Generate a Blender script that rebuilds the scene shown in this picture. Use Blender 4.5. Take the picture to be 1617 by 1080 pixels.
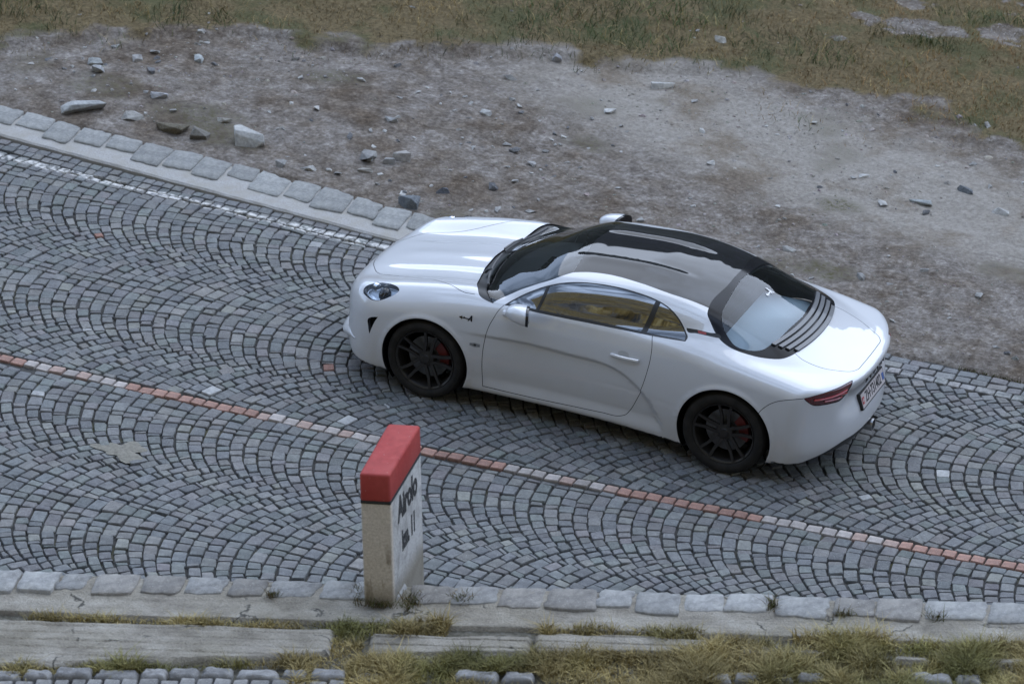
import bpy, bmesh, math, random
import numpy as np
from mathutils import Vector, Matrix, geometry, kdtree
for _o in list(bpy.data.objects): bpy.data.objects.remove(_o)
random.seed(7); rng = np.random.default_rng(7)
scene = bpy.context.scene
COL = scene.collection
# ------------------------------------------------------------------ camera
# the road plane is z = 0 and climbs about 4.6 degrees towards +x, so plumb is tilted against z
AZ_, EL_, ROLL_, DIST_, FPX_ = 1.94930726, 0.461735507, 0.0656147969, 26.8749721, 5604.37291
TGT = np.array([0.618038547, 0.586682148, 0.5])
dvec = np.array([math.cos(EL_)*math.cos(AZ_), math.cos(EL_)*math.sin(AZ_), math.sin(EL_)])
CPOS = TGT + DIST_*dvec
FW = -dvec
_r = np.cross(FW, [0, 0, 1]); _r /= np.linalg.norm(_r); _u = np.cross(_r, FW)
_c, _s = math.cos(ROLL_), math.sin(ROLL_)
RT = _c*_r + _s*_u; UP = -_s*_r + _c*_u
cam_d = bpy.data.cameras.new('camera'); cam = bpy.data.objects.new('camera', cam_d); COL.objects.link(cam)
cam.matrix_world = Matrix(((RT[0], UP[0], -FW[0], CPOS[0]), (RT[1], UP[1], -FW[1], CPOS[1]), (RT[2], UP[2], -FW[2], CPOS[2]), (0, 0, 0, 1)))
cam_d.sensor_width = 36.0; cam_d.lens = FPX_/1617*36.0; cam_d.clip_end = 5000; cam_d.clip_start = 0.5
cam_d.dof.use_dof = True; cam_d.dof.focus_distance = 26.2; cam_d.dof.aperture_fstop = 3.2
scene.camera = cam
# ------------------------------------------------------------------ world, sun, exposure
SUN_AZ, SUN_EL = math.radians(-96), math.radians(44)      # azimuth of the sun from +x; the far side of the road
world = bpy.data.worlds.new('World'); scene.world = world; world.use_nodes = True
wn, wl = world.node_tree.nodes, world.node_tree.links
wn.clear()
w_out = wn.new('ShaderNodeOutputWorld'); w_bg = wn.new('ShaderNodeBackground'); w_bg.inputs['Strength'].default_value = SKY_STRENGTH = 0.11
sky = wn.new('ShaderNodeTexSky'); sky.sky_type = 'NISHITA'; sky.sun_disc = False
sky.sun_elevation = SUN_EL; sky.sun_rotation = math.pi/2 - SUN_AZ; sky.altitude = 1800
w_tc = wn.new('ShaderNodeTexCoord'); w_map = wn.new('ShaderNodeMapping'); w_map.inputs['Scale'].default_value = (1, 1, 2.2)
w_n = wn.new('ShaderNodeTexNoise'); w_n.inputs['Scale'].default_value = 2.6; w_n.inputs['Detail'].default_value = 6; w_n.inputs['Roughness'].default_value = 0.55
w_r = wn.new('ShaderNodeValToRGB'); w_r.color_ramp.elements[0].position = 0.45; w_r.color_ramp.elements[1].position = 0.60
w_mix = wn.new('ShaderNodeMixRGB'); w_mix.inputs[2].default_value = (5.9, 7.6, 10.8, 1)
wl.new(w_tc.outputs['Generated'], w_map.inputs[0]); wl.new(w_map.outputs[0], w_n.inputs['Vector']); wl.new(w_n.outputs['Fac'], w_r.inputs[0])
wl.new(w_r.outputs[0], w_mix.inputs[0]); w_hs = wn.new('ShaderNodeHueSaturation'); w_hs.inputs['Saturation'].default_value = .22; w_tn = wn.new('ShaderNodeMixRGB'); w_tn.blend_type = 'MULTIPLY'; w_tn.inputs[0].default_value = 1; w_tn.inputs[2].default_value = (.78, 1.0, 1.34, 1)
wl.new(sky.outputs[0], w_hs.inputs['Color']); wl.new(w_hs.outputs[0], w_tn.inputs[1]); wl.new(w_tn.outputs[0], w_mix.inputs[1]); wl.new(w_mix.outputs[0], w_bg.inputs[0]); wl.new(w_bg.outputs[0], w_out.inputs[0])
sun_d = bpy.data.lights.new('sun', 'SUN'); sun_d.energy = 0.85; sun_d.angle = math.radians(80); sun_d.color = (1.0, 1.0, 0.99)
sun = bpy.data.objects.new('sun', sun_d); COL.objects.link(sun)
_sd = Vector((math.cos(SUN_EL)*math.cos(SUN_AZ), math.cos(SUN_EL)*math.sin(SUN_AZ), math.sin(SUN_EL)))
sun.rotation_euler = _sd.to_track_quat('Z', 'Y').to_euler()
vs = scene.view_settings; vs.view_transform = 'Standard'; vs.look = 'None'; vs.exposure = 1.15; vs.gamma = 1.0; vs.use_curve_mapping = False
# ------------------------------------------------------------------ materials
def mat(name, base=(.5, .5, .5), rough=.6, metal=0.0, spec=.5, coat=0.0, coat_rough=.03):
    m = bpy.data.materials.new(name); m.use_nodes = True
    b = m.node_tree.nodes['Principled BSDF']
    b.inputs['Base Color'].default_value = (*base, 1); b.inputs['Roughness'].default_value = rough; b.inputs['Metallic'].default_value = metal
    b.inputs['Specular IOR Level'].default_value = spec; b.inputs['Coat Weight'].default_value = coat; b.inputs['Coat Roughness'].default_value = coat_rough; b.inputs['Coat IOR'].default_value = 1.5
    return m
class NT:
    """small helper for node trees"""
    def __init__(s, m): s.t = m.node_tree; s.b = s.t.nodes['Principled BSDF']
    def n(s, typ, **kw):
        o = s.t.nodes.new(typ)
        for k, v in kw.items():
            if k.startswith('i_'):
                o.inputs[k[2:].replace('_', ' ')].default_value = v
            else: setattr(o, k, v)
        return o
    def l(s, a, b): s.t.links.new(a, b)
    def coord(s, kind='Object'): return s.n('ShaderNodeTexCoord').outputs[kind]
    def noise(s, scale, detail=4, rough=.55, vec=None, out='Fac', dist=0):
        o = s.n('ShaderNodeTexNoise'); o.inputs['Scale'].default_value = scale; o.inputs['Detail'].default_value = detail; o.inputs['Roughness'].default_value = rough; o.inputs['Distortion'].default_value = dist
        if vec is not None: s.l(vec, o.inputs['Vector'])
        return o.outputs[out]
    def ramp(s, fac, stops):
        o = s.n('ShaderNodeValToRGB'); e = o.color_ramp.elements
        while len(e) < len(stops): e.new(.5)
        for el, (p, c) in zip(e, stops): el.position = p; el.color = (*c, 1) if len(c) == 3 else c
        s.l(fac, o.inputs[0]); return o.outputs[0]
    def mix(s, fac, a, b, mode='MIX'):
        o = s.n('ShaderNodeMixRGB'); o.blend_type = mode
        for v, i in ((fac, 0), (a, 1), (b, 2)):
            if hasattr(v, 'is_linked'): s.l(v, o.inputs[i])
            else: o.inputs[i].default_value = v if i == 0 else ((*v, 1) if len(v) == 3 else v)
        return o.outputs[0]
    def math(s, op, a, b=0.0, c=0.0):
        o = s.n('ShaderNodeMath'); o.operation = op
        for v, i in ((a, 0), (b, 1), (c, 2)):
            if hasattr(v, 'is_linked'): s.l(v, o.inputs[i])
            else: o.inputs[i].default_value = v
        return o.outputs[0]
    def attr(s, name, out='Color'):
        o = s.n('ShaderNodeAttribute'); o.attribute_name = name; return o.outputs[out]
    def bump(s, h, strength=.3, dist=.01):
        o = s.n('ShaderNodeBump'); o.inputs['Strength'].default_value = strength; o.inputs['Distance'].default_value = dist
        s.l(h, o.inputs['Height']); s.l(o.outputs[0], s.b.inputs['Normal'])
    def base(s, c): s.l(c, s.b.inputs['Base Color'])
def xyz(t, vec):
    o = t.n('ShaderNodeSeparateXYZ'); t.l(vec, o.inputs[0]); return o.outputs

# ------------------------------------------------------------------ object helpers
def tag(o, label=None, category=None, group=None, kind=None):
    for k, v in (('label', label), ('category', category), ('group', group), ('kind', kind)):
        if v: o[k] = v
    return o
def obj(name, verts, faces, m=None, parent=None, smooth=False, normals=None, attr=None):
    me = bpy.data.meshes.new(name)
    me.from_pydata([tuple(v) for v in verts], [], [tuple(int(i) for i in f) for f in faces])
    if smooth or normals is not None: me.polygons.foreach_set('use_smooth', np.ones(len(me.polygons), bool))
    if attr is not None:
        a = me.color_attributes.new('tint', 'FLOAT_COLOR', 'POINT')
        c = np.ones((len(verts), 4), np.float32); c[:, :attr.shape[1]] = attr; a.data.foreach_set('color', c.ravel())
    me.update()
    if normals is not None: me.normals_split_custom_set_from_vertices([tuple(n) for n in normals])
    if m: me.materials.append(m)
    return link(name, me, parent)
def link(name, me, parent=None):
    o = bpy.data.objects.new(name, me); COL.objects.link(o)
    if parent: o.parent = parent
    return o
def empty(name, loc=(0, 0, 0), rot=None):
    o = bpy.data.objects.new(name, None); COL.objects.link(o); o.location = loc; o.empty_display_size = .2
    if rot is not None: o.rotation_euler = rot
    return o
def bobj(name, bm, m=None, parent=None, smooth=True, angle=35):
    me = bpy.data.meshes.new(name)
    bmesh.ops.recalc_face_normals(bm, faces=bm.faces)
    if smooth:
        for f in bm.faces: f.smooth = True
        for e in bm.edges:
            if len(e.link_faces) == 2 and e.calc_face_angle(0) > math.radians(angle): e.smooth = False
    bm.to_mesh(me); bm.free()
    if m: me.materials.append(m)
    return link(name, me, parent)
def bm_box(bm, x0, x1, y0, y1, z0, z1, mtx=None):
    vs = [bm.verts.new((x, y, z)) for x in (x0, x1) for y in (y0, y1) for z in (z0, z1)]
    for f in ((0, 1, 3, 2), (4, 6, 7, 5), (0, 4, 5, 1), (2, 3, 7, 6), (0, 2, 6, 4), (1, 5, 7, 3)): bm.faces.new([vs[i] for i in f])
    if mtx is not None: bmesh.ops.transform(bm, matrix=mtx, verts=vs)
    return vs
def bm_bar(bm, a, b, w, h, up=(0, 0, 1)):
    a, b = Vector(a), Vector(b); d = (b-a).normalized(); s = d.cross(Vector(up)).normalized(); u = s.cross(d)
    vs = [bm.verts.new(p + s*sx*w/2 + u*sz*h/2) for p in (a, b) for sx in (-1, 1) for sz in (-1, 1)]
    for f in ((0, 1, 3, 2), (4, 6, 7, 5), (0, 4, 5, 1), (2, 3, 7, 6), (0, 2, 6, 4), (1, 5, 7, 3)): bm.faces.new([vs[i] for i in f])
    return vs
def bm_rev(bm, prof, n=48, axis='y', closed=False):
    """profile (radius, along) turned round the y axis"""
    rings = []
    for (r_, y_) in prof:
        rings.append([bm.verts.new((r_*math.cos(2*math.pi*k/n), y_, r_*math.sin(2*math.pi*k/n))) for k in range(n)])
    for i in range(len(rings)-1):
        for k in range(n): bm.faces.new((rings[i][k], rings[i][(k+1) % n], rings[i+1][(k+1) % n], rings[i+1][k]))
    if closed:
        bm.faces.new(rings[0]); bm.faces.new(rings[-1])
def tube(bm, pts, rad, n=8):
    pts = [Vector(p) for p in pts]; rings = []
    for i, p in enumerate(pts):
        d = (pts[min(i+1, len(pts)-1)]-pts[max(i-1, 0)]).normalized()
        s = d.cross(Vector((0, 0, 1)) if abs(d.z) < .95 else Vector((1, 0, 0))).normalized(); u = s.cross(d)
        rr = rad[i] if hasattr(rad, '__len__') else rad
        rings.append([bm.verts.new(p + s*rr*math.cos(2*math.pi*k/n) + u*rr*math.sin(2*math.pi*k/n)) for k in range(n)])
    for i in range(len(rings)-1):
        for k in range(n): bm.faces.new((rings[i][k], rings[i][(k+1) % n], rings[i+1][(k+1) % n], rings[i+1][k]))
    bm.faces.new(rings[0]); bm.faces.new(rings[-1])
def text_mesh(name, body, size, m, parent, mtx, extrude=.001, shear=0.0, align='CENTER', spacing=1.0, bold=0.0):
    cu = bpy.data.curves.new(name, 'FONT'); cu.body = body; cu.size = size; cu.extrude = extrude; cu.shear = shear; cu.align_x = align; cu.align_y = 'CENTER'; cu.space_character = spacing; cu.offset = bold
    cu.resolution_u = 3
    t = bpy.data.objects.new('temporary_text', cu); COL.objects.link(t)
    dg = bpy.context.evaluated_depsgraph_get()
    me = bpy.data.meshes.new_from_object(t.evaluated_get(dg)); bpy.data.objects.remove(t); bpy.data.curves.remove(cu)
    me.transform(mtx); me.materials.clear(); me.materials.append(m); me.name = name
    return link(name, me, parent)
def sm(a, b, x):
    t = np.clip((np.asarray(x, float)-a)/(b-a), 0, 1); return t*t*(3-2*t)
def vnoise(x, y, seed=0):
    """value noise on arrays"""
    x = np.asarray(x, float); y = np.asarray(y, float)
    xi = np.floor(x).astype(np.int64); yi = np.floor(y).astype(np.int64); fx = x-xi; fy = y-yi
    def h(a, b):
        v = (a*374761393 + b*668265263 + seed*974634777) & 0xffffffff
        v = ((v ^ (v >> 13))*1274126177) & 0xffffffff
        return ((v ^ (v >> 16)) & 0xffff)/65535.0
    fx = fx*fx*(3-2*fx); fy = fy*fy*(3-2*fy)
    return (h(xi, yi)*(1-fx)+h(xi+1, yi)*fx)*(1-fy)+(h(xi, yi+1)*(1-fx)+h(xi+1, yi+1)*fx)*fy
def fbm(x, y, seed=0, oct=4):
    s = 0; a = .5
    for i in range(oct):
        s = s+a*(vnoise(x, y, seed+i*17)-.5); x = x*2.03+3.1; y = y*2.03-1.7; a *= .5
    return s
def project(P):
    v = np.asarray(P, float)-CPOS; z = v@FW
    return 808.5+FPX_*(v@RT)/z, 540-FPX_*(v@UP)/z, z

# ================================================================== THE SETTING
# ---- plumb-levelled upper terrace (the road leg above): origin, axes a (along the edge), b (towards the hill), n (plumb)
TO = np.array([-1.37741433, 5.33344372, 1.36019315])
TA = np.array([0.94770146, 0.31002234, -0.07581612]); TB = np.array([-0.309035, 0.95072927, 0.0247228]); TN = np.array([0.07974522, 0.0, 0.99681528])
TERR = Matrix(((TA[0], TB[0], TN[0], TO[0]), (TA[1], TB[1], TN[1], TO[1]), (TA[2], TB[2], TN[2], TO[2]), (0, 0, 0, 1)))
def terr(a, b, h=0.0): return TO + np.multiply.outer(a, TA) + np.multiply.outer(b, TB) + np.multiply.outer(h, TN)
# ---- materials
def stone_material(name, darken=1.0, speck=(.62, .62, .60), bump=.35, sc=1.0):
    m = mat(name, rough=.78, spec=.35); t = NT(m); co = t.coord('Object')
    tint = t.attr('tint')
    n1 = t.noise(34*sc, 5, .65, co); n2 = t.noise(9*sc, 3, .5, co); n3 = t.noise(160*sc, 2, .5, co)
    c = t.mix(.75, tint, t.ramp(n1, [(.25, (.55, .55, .55)), (.5, (.95, .95, .95)), (.75, (1.3, 1.3, 1.3))]), 'MULTIPLY')
    c = t.mix(.6, c, t.ramp(n2, [(.3, (.72, .72, .74)), (.65, (1.18, 1.17, 1.14))]), 'MULTIPLY')
    c = t.mix(t.math('MULTIPLY', t.ramp(n3, [(.60, (0, 0, 0)), (.72, (1, 1, 1))]), .35), c, speck)
    t.base(c); t.bump(t.math('ADD', n1, t.math('MULTIPLY', n3, .4)), bump, .012)
    return m
M_SETT = stone_material('granite_sett', bump=.55)
M_KERB = stone_material('granite_kerb_stone', sc=.8)
M_LINE = stone_material('centre_line_stone', speck=(.75, .72, .68))
# worn white paint on the setts along the edge line (flat paint, kept to a strip of its own)
_t = NT(M_SETT); _co = _t.n('ShaderNodeNewGeometry').outputs['Position']; _X = xyz(_t, _co)
_d = _t.math('ABSOLUTE', _t.math('ADD', _X[1], _t.math('ADD', 1.418, _t.math('MULTIPLY', _t.math('SUBTRACT', _t.noise(7, 2, .5, _co), .5), .05))))
_w = _t.ramp(_d, [(.040, (1, 1, 1)), (.058, (0, 0, 0))])
_wear = _t.ramp(_t.noise(17, 4, .6, _co), [(.40, (0, 0, 0)), (.58, (1, 1, 1))])
_left = _t.ramp(_t.math('ADD', _t.math('MULTIPLY', _X[0], .05), .5), [(.40, (.22, .22, .22)), (.62, (.9, .9, .9))])
_fac = _t.math('MULTIPLY', _t.math('MULTIPLY', _w, _wear), _left)
_old = _t.b.inputs['Base Color'].links[0].from_socket
_t.base(_t.mix(_fac, _old, (.62, .60, .57)))

M_JOINT = mat('joint_earth', (.035, .033, .03), .95); t = NT(M_JOINT); co = t.coord('Object')
t.base(t.mix(t.ramp(t.noise(3, 4, .6, co), [(.55, (0, 0, 0)), (.72, (1, 1, 1))]), t.ramp(t.noise(60, 4, .6, co), [(.3, (.026, .026, .027)), (.7, (.078, .074, .067))]), (.07, .065, .025)))
M_MORTAR = mat('mortar', (.36, .35, .34), .9); t = NT(M_MORTAR); co = t.coord('Object')
n1 = t.noise(6, 5, .6, co); n2 = t.noise(90, 3, .6, co)
t.base(t.mix(t.ramp(n1, [(.4, (0, 0, 0)), (.7, (1, 1, 1))]), t.ramp(n2, [(.3, (.26, .25, .24)), (.7, (.42, .405, .385))]), (.30, .28, .245))); t.bump(n2, .4, .006)
M_CONC = mat('weathered_concrete', (.33, .32, .29), .92); t = NT(M_CONC); co = t.coord('Object')
mp = t.n('ShaderNodeMapping'); mp.inputs['Scale'].default_value = (.7, 1, 1); t.l(co, mp.inputs[0])
n1 = t.noise(5, 6, .65, mp.outputs[0]); n2 = t.noise(70, 4, .65, co); n3 = t.noise(1.6, 3, .5, co)
c = t.ramp(n1, [(.3, (.185, .163, .132)), (.5, (.305, .277, .23)), (.7, (.40, .37, .32))])
vo_ = t.n('ShaderNodeTexVoronoi'); vo_.feature = 'DISTANCE_TO_EDGE'; vo_.inputs['Scale'].default_value = 1.15; vw = t.n('ShaderNodeMixRGB'); vw.inputs[0].default_value = .22; t.l(co, vw.inputs[1]); t.l(t.noise(4, 4, .6, co, 'Color'), vw.inputs[2]); t.l(vw.outputs[0], vo_.inputs['Vector'])
crack = t.math('MULTIPLY', t.ramp(vo_.outputs['Distance'], [(.003, (1, 1, 1)), (.009, (0, 0, 0))]), t.ramp(n1, [(.50, (0, 0, 0)), (.56, (.9, .9, .9))]))
wv = t.n('ShaderNodeMapping'); wv.inputs['Scale'].default_value = (.25, 9, 1); t.l(co, wv.inputs[0]); grain = t.noise(6, 4, .6, wv.outputs[0])
c = t.mix(.30, c, t.ramp(grain, [(.35, (.62, .62, .62)), (.6, (1.12, 1.12, 1.12))]), 'MULTIPLY')
c = t.mix(crack, c, (.03, .028, .024))
c = t.mix(.6, c, t.ramp(n2, [(.3, (.6, .6, .6)), (.7, (1.25, 1.25, 1.25))]), 'MULTIPLY')
c = t.mix(.5, c, t.ramp(n3, [(.35, (.8, .78, .7)), (.65, (1.1, 1.1, 1.12))]), 'MULTIPLY')
t.base(c); t.bump(t.math('ADD', n1, n2), .8, .02)
M_PLANKED = M_CONC.copy(); M_PLANKED.name = 'board_marked_concrete'
M_WALL = mat('dry_stone', (.25, .25, .24), .9); t = NT(M_WALL); co = t.coord('Object')
v = t.n('ShaderNodeTexVoronoi'); v.inputs['Scale'].default_value = 2.6; t.l(co, v.inputs['Vector'])
t.base(t.mix(.7, t.ramp(t.noise(14, 5, .6, co), [(.3, (.13, .13, .12)), (.7, (.33, .32, .31))]), t.ramp(v.outputs['Distance'], [(.0, (1, 1, 1)), (.5, (.7, .7, .7)), (.62, (.3, .3, .3))]), 'MULTIPLY')); t.bump(t.noise(8, 5, .6, co), .7, .05)

# ---- far terrain: one sheet out to the mountains on both sides
def terrain_h(x, y):
    b = -0.309*(x-TO[0])+0.9507*(y-TO[1])
    z = np.full(x.shape, -.45)
    # near hillside that carries the upper road and the viewpoint
    z = z + sm(.6, 1.3, b)*(1.45-.08*np.clip(x+1.4, -14, 14)) + np.clip(b-6.2, 0, None)*.60 + 1.15*np.clip(b-23, 0, 95) + .5*np.clip(x-11-.0*y, 0, 140)*sm(5, 14, b) - .6*np.clip(b-125, 0, None) + sm(8, 16, b)*fbm(x*.12, y*.12, 5)*1.3*np.clip((np.abs(b-18)-4)/6, 0, 1)+ sm(30, 70, b)*fbm(x*.04, y*.04, 8)*16
    # far side: the ground dips, then the mountains rise
    d = np.clip(-y-16, 0, None)
    z = z + .25*sm(11.5, 13, -y) - sm(14, 60, -y)*5
    ang = np.arctan2(-y, x)
    ridge = 262*(.78+.34*fbm(ang*3.3, ang*0+2, 21, 5)+.20*fbm(ang*17, ang*0, 33, 4))
    rise = sm(60, 470, d)
    z = z + rise*ridge*(1+.10*fbm(x*.02, y*.02, 13)) + sm(60, 300, d)*fbm(x*.011, y*.011, 3, 5)*30
    return z
def nonuni(lo, hi, c, n, p=2.6):
    u = np.linspace(-1, 1, n); s = np.sign(u)*np.abs(u)**p
    return np.where(s < 0, c+s*(c-lo), c+s*(hi-c))
gx = nonuni(-900, 900, 0, 230); gy = nonuni(-800, 400, 4, 260, 2.4)
X, Y = np.meshgrid(gx, gy); Z = terrain_h(X, Y)
V = np.stack([X.ravel(), Y.ravel(), Z.ravel()], 1); W_ = X.shape[1]
i, j = np.meshgrid(np.arange(X.shape[0]-1), np.arange(W_-1), indexing='ij'); q = (i*W_+j).ravel()
M_TERR = mat('alpine_slope', (.16, .14, .06), .95); t = NT(M_TERR); co = t.coord('Object'); X_ = xyz(t, co)
mp = t.n('ShaderNodeMapping'); mp.inputs['Scale'].default_value = (.35, .9, 1.5); t.l(co, mp.inputs[0])
g1 = t.noise(.22, 6, .68, mp.outputs[0], dist=.5); g2 = t.noise(1.1, 6, .7, mp.outputs[0]); g3 = t.noise(.12, 7, .7, co)
grass = t.ramp(g2, [(.40, (.018, .015, .008)), (.5, (.30, .20, .05)), (.60, (.62, .48, .20))])
rock = t.ramp(t.noise(.8, 7, .7, mp.outputs[0]), [(.36, (.05, .05, .05)), (.62, (.34, .325, .30))])
near = t.mix(t.ramp(g1, [(.52, (0, 0, 0)), (.56, (1, 1, 1))]), grass, rock)
far_c = t.mix(t.ramp(g3, [(.45, (0, 0, 0)), (.6, (1, 1, 1))]), (.045, .05, .03), (.085, .085, .085))
t.base(t.mix(t.ramp(t.math('MULTIPLY_ADD', X_[1], .004, .5), [(.30, (1, 1, 1)), (.42, (0, 0, 0))]), near, far_c)); t.bump(g2, .8, .6)
terrain = obj('terrain', V, np.stack([q, q+1, q+W_+1, q+W_], 1), M_TERR, smooth=True); tag(terrain, kind='structure')

# ---- the road: earth bed and granite setts in segmental arcs
def yc(x): return np.polyval([-0.0057368, 0.09906577, 1.54603502], x)
EDX = np.array([-8, -5, -2.8, -1.7, 1, 2.64, 3.99, 5.23, 6.52, 9]); EDY = np.array([-1.80, -1.75, -1.71, -1.67, -1.62, -1.60, -1.62, -1.67, -1.75, -2.0])
def yedge(x): return np.interp(x, EDX, EDY)
xs = np.linspace(-8.5, 11, 80)
near_t = 5.4
bv, bf = [], []
for k, x in enumerate(xs):
    bv += [(x, yedge(x)-.10, -.024), (x, yc(x)+near_t, -.024)]
    if k: bf.append((2*k-2, 2*k, 2*k+1, 2*k-1))
road = obj('road', bv, bf, M_JOINT); tag(road, kind='structure')
SETT_TINTS = np.array((1.08, 1.0, .88))*np.array([(.146, .160, .182), (.136, .150, .174), (.156, .168, .188), (.126, .140, .163), (.166, .176, .190), (.142, .162, .176), (.150, .158, .178)])
stones = []           # (corners 4x2 in world, kind, tint)
def add_stone(c4, tint, kind='sett'):
    stones.append((np.asarray(c4, float), kind, tint))
def st2w(s, t): return np.array([s, yc(s)+t])
HALF_GAP = .0055
def sett_tint():
    c = SETT_TINTS[rng.integers(len(SETT_TINTS))]*rng.uniform(.80, 1.17)*np.array((1+rng.normal(0, .018), 1+rng.normal(0, .012), 1))
    u = rng.random()
    if u < .002: c = np.array((.36, .36, .355))*rng.uniform(.8, 1.1)
    elif u < .02: c = np.array((.20, .20, .18))*rng.uniform(.9, 1.2)
    elif u < .0203: c = np.array((.26, .14, .11))
    return c
STRIP = 1.65; R_ARC = 1.167; PH = math.asin(STRIP/2/R_ARC)
def t_lo(s): return yedge(s)-yc(s)
PITCH = .110
def arc_edges():
    """joint angles along one arc: longer blocks at the crown, small squares towards the springing"""
    L = [0.0]
    while L[-1] < 2*PH*R_ARC:
        ph_ = L[-1]/R_ARC-PH; L.append(L[-1]+.086+.030*math.cos(ph_*2)**1.5*(abs(ph_) < .75))
    L = np.array(L); L *= 2*PH*R_ARC/L[-1]; return L/R_ARC-PH
for k in range(-3, 4):
    tc = .125+STRIP*k
    base_e = arc_edges(); n = len(base_e)-1; drift = np.zeros(n+1)
    for row in range(int(17.2/PITCH)):
        s0 = -7.2+PITCH*row+(PITCH/2 if k % 2 else 0)
        drift = np.clip(drift*.93+rng.normal(0, .010, n+1), -.030, .030); edges = base_e+drift; edges[0], edges[-1] = -PH, PH
        wob = rng.normal(0, .0030, n); wv = .012*fbm(np.array([s0*.9]), np.array([k*3.7]), 19)[0]
        for jn in range(n):
            p0, p1 = edges[jn], edges[jn+1]
            g = HALF_GAP*rng.uniform(.75, 1.4); da = g/R_ARC
            c4 = []
            for (ss, pp) in ((-1, p0+da), (1, p0+da), (1, p1-da), (-1, p1-da)):
                hw = PITCH*math.cos((p0+p1)/2)/2-g          # half thickness of the course, square to the arc
                rr = R_ARC+ss*hw; pm = (p0+p1)/2
                # block edges square to the course
                s = s0-R_ARC + R_ARC*math.cos(pp)+ss*hw*math.cos(pp) + wob[jn]*.6+wv + rng.normal(0, .0042); tt = tc + R_ARC*math.sin(pp)+ss*hw*math.sin(pp) + rng.normal(0, .0040)
                c4.append([s, tt])
            c4 = np.array(c4); smid, tmid = c4.mean(0)
            if smid < -7 or smid > 9.3 or tmid > near_t-.1: continue
            right = smid < 2.3
            lo = t_lo(smid) + (.315 if right else .215)
            if tmid < lo-.03: continue
            c4[:, 1] = np.maximum(c4[:, 1], lo+.006)
            if abs(tmid) < .052: continue
            if tmid > 0: c4[:, 1] = np.maximum(c4[:, 1], .064)
            else: c4[:, 1] = np.minimum(c4[:, 1], -.064)
            if (c4[:, 1].max()-c4[:, 1].min()) < .035: continue
            add_stone([st2w(*p) for p in c4], sett_tint())
# straight courses along the far edge
for course in range(3):
    s = -7.0 + rng.uniform(0, .1)
    while s < 9.2:
        right = s < 2.3
        L = rng.uniform(.10, .17) if right else rng.uniform(.085, .125)
        wd = .105
        if course == 2 and not right: s += L; continue
        a0 = t_lo(s)+.004+course*wd; a1 = a0+wd-.014
        add_stone([st2w(s+.006, a0), st2w(s+L-.006, a0+rng.normal(0, .004)), st2w(s+L-.006, a1+rng.normal(0, .004)), st2w(s+.006, a1)], sett_tint()*(1.12 if right else 1.0))
        s += L
# centre line: white and red porphyry setts in alternating runs
CH = [-6.6, -5.55, -4.6, -3.62, -2.68, -1.76, -0.69, 0.17, 1.19, 2.15, 3.23, 4.14, 5.1, 6.1, 7.1, 8.1, 9.3]
s = -6.6
while s < 9.2:
    L = rng.uniform(.098, .118); m_ = s+L/2
    white = (np.searchsorted(CH, m_) % 2) == 1
    tint = np.array((.38, .34, .315))*rng.uniform(.75, 1.15) if white else np.array((.32, .185, .145))*rng.uniform(.8, 1.15)
    if white and rng.random() < .22: tint = np.array((.36, .26, .22))
    hw = .047
    add_stone([st2w(s+.006, -hw+rng.normal(0, .002)), st2w(s+L-.006, -hw+rng.normal(0, .002)), st2w(s+L-.006, hw+rng.normal(0, .002)), st2w(s+.006, hw+rng.normal(0, .002))], tint, 'line')
    s += L
def stone_geo(c4, h=0.0, dep=.05, cut=.15, inset=.0045, crown=.0012, tilt=.003):
    """eight-sided block with worn edges: 25 vertices"""
    P = []
    for a in range(4):
        p, pr, nx = c4[a], c4[a-1], c4[(a+1) % 4]
        P.append(p+(pr-p)*cut*rng.uniform(.5, 1.1)*.6); P.append(p+(nx-p)*cut*rng.uniform(.5, 1.1)*.6)
    P = np.array(P); ce = P.mean(0)
    dz = rng.normal(0, tilt); gx_, gy_ = rng.normal(0, .03, 2)
    zt = h+dz+(P-ce)@np.array([gx_, gy_])
    d = P-ce; L = np.linalg.norm(d, axis=1, keepdims=True); P2 = ce+d*(1-inset/L)
    v = [np.c_[P, zt-dep], np.c_[P, zt-.008], np.c_[P2, zt], np.array([[ce[0], ce[1], h+dz+crown]])]
    return np.concatenate(v)
_f = []
for a in range(8):
    b = (a+1) % 8
    _f += [(a, b, 8+b, 8+a), (8+a, 8+b, 16+b, 16+a), (16+a, 16+b, 24)]
STONE_F = _f
def add_stone_objects(parent, name, geos, tints, m):
    for g, tn in zip(geos, tints):
        c = g[24].copy(); c[2] -= .02
        o = obj(name, g-c, STONE_F, m, parent, attr=np.repeat(tn[None], 25, 0)); o.location = c
def add_stone_mass(parent, name, geos, tints, m):
    if not len(geos): return
    V = np.concatenate(geos); F = np.array([list(f)+[-1]*(4-len(f)) for f in STONE_F]); Fa = []
    n = len(geos)
    base = (np.arange(n)*25)[:, None, None]
    F4 = np.array([f for f in STONE_F if len(f) == 4])[None]+base; F3 = np.array([f for f in STONE_F if len(f) == 3])[None]+base
    faces = [tuple(f) for f in F4.reshape(-1, 4).tolist()]+[tuple(f) for f in F3.reshape(-1, 3).tolist()]
    o = obj(name, V, faces, m, parent, attr=np.repeat(np.array(tints), 25, 0)); tag(o, kind='stuff'); return o
def orient(c4):
    x, y = c4[:, 0], c4[:, 1]
    return c4 if ((x*np.roll(y, -1)-np.roll(x, -1)*y).sum() > 0) else c4[::-1]
setts = [(orient(c), tn) for c, kd, tn in stones if kd == 'sett']; lines = [(orient(c), tn) for c, kd, tn in stones if kd == 'line']
geo_s = [stone_geo(c) for c, _ in setts]; tin_s = [tn for _, tn in setts]
ctr = np.array([g[24] for g in geo_s]); px, py, dz = project(ctr)
vis = (px > 6) & (px < 1611) & (py < 905+50*px/1617) & (py > 0)
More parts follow.
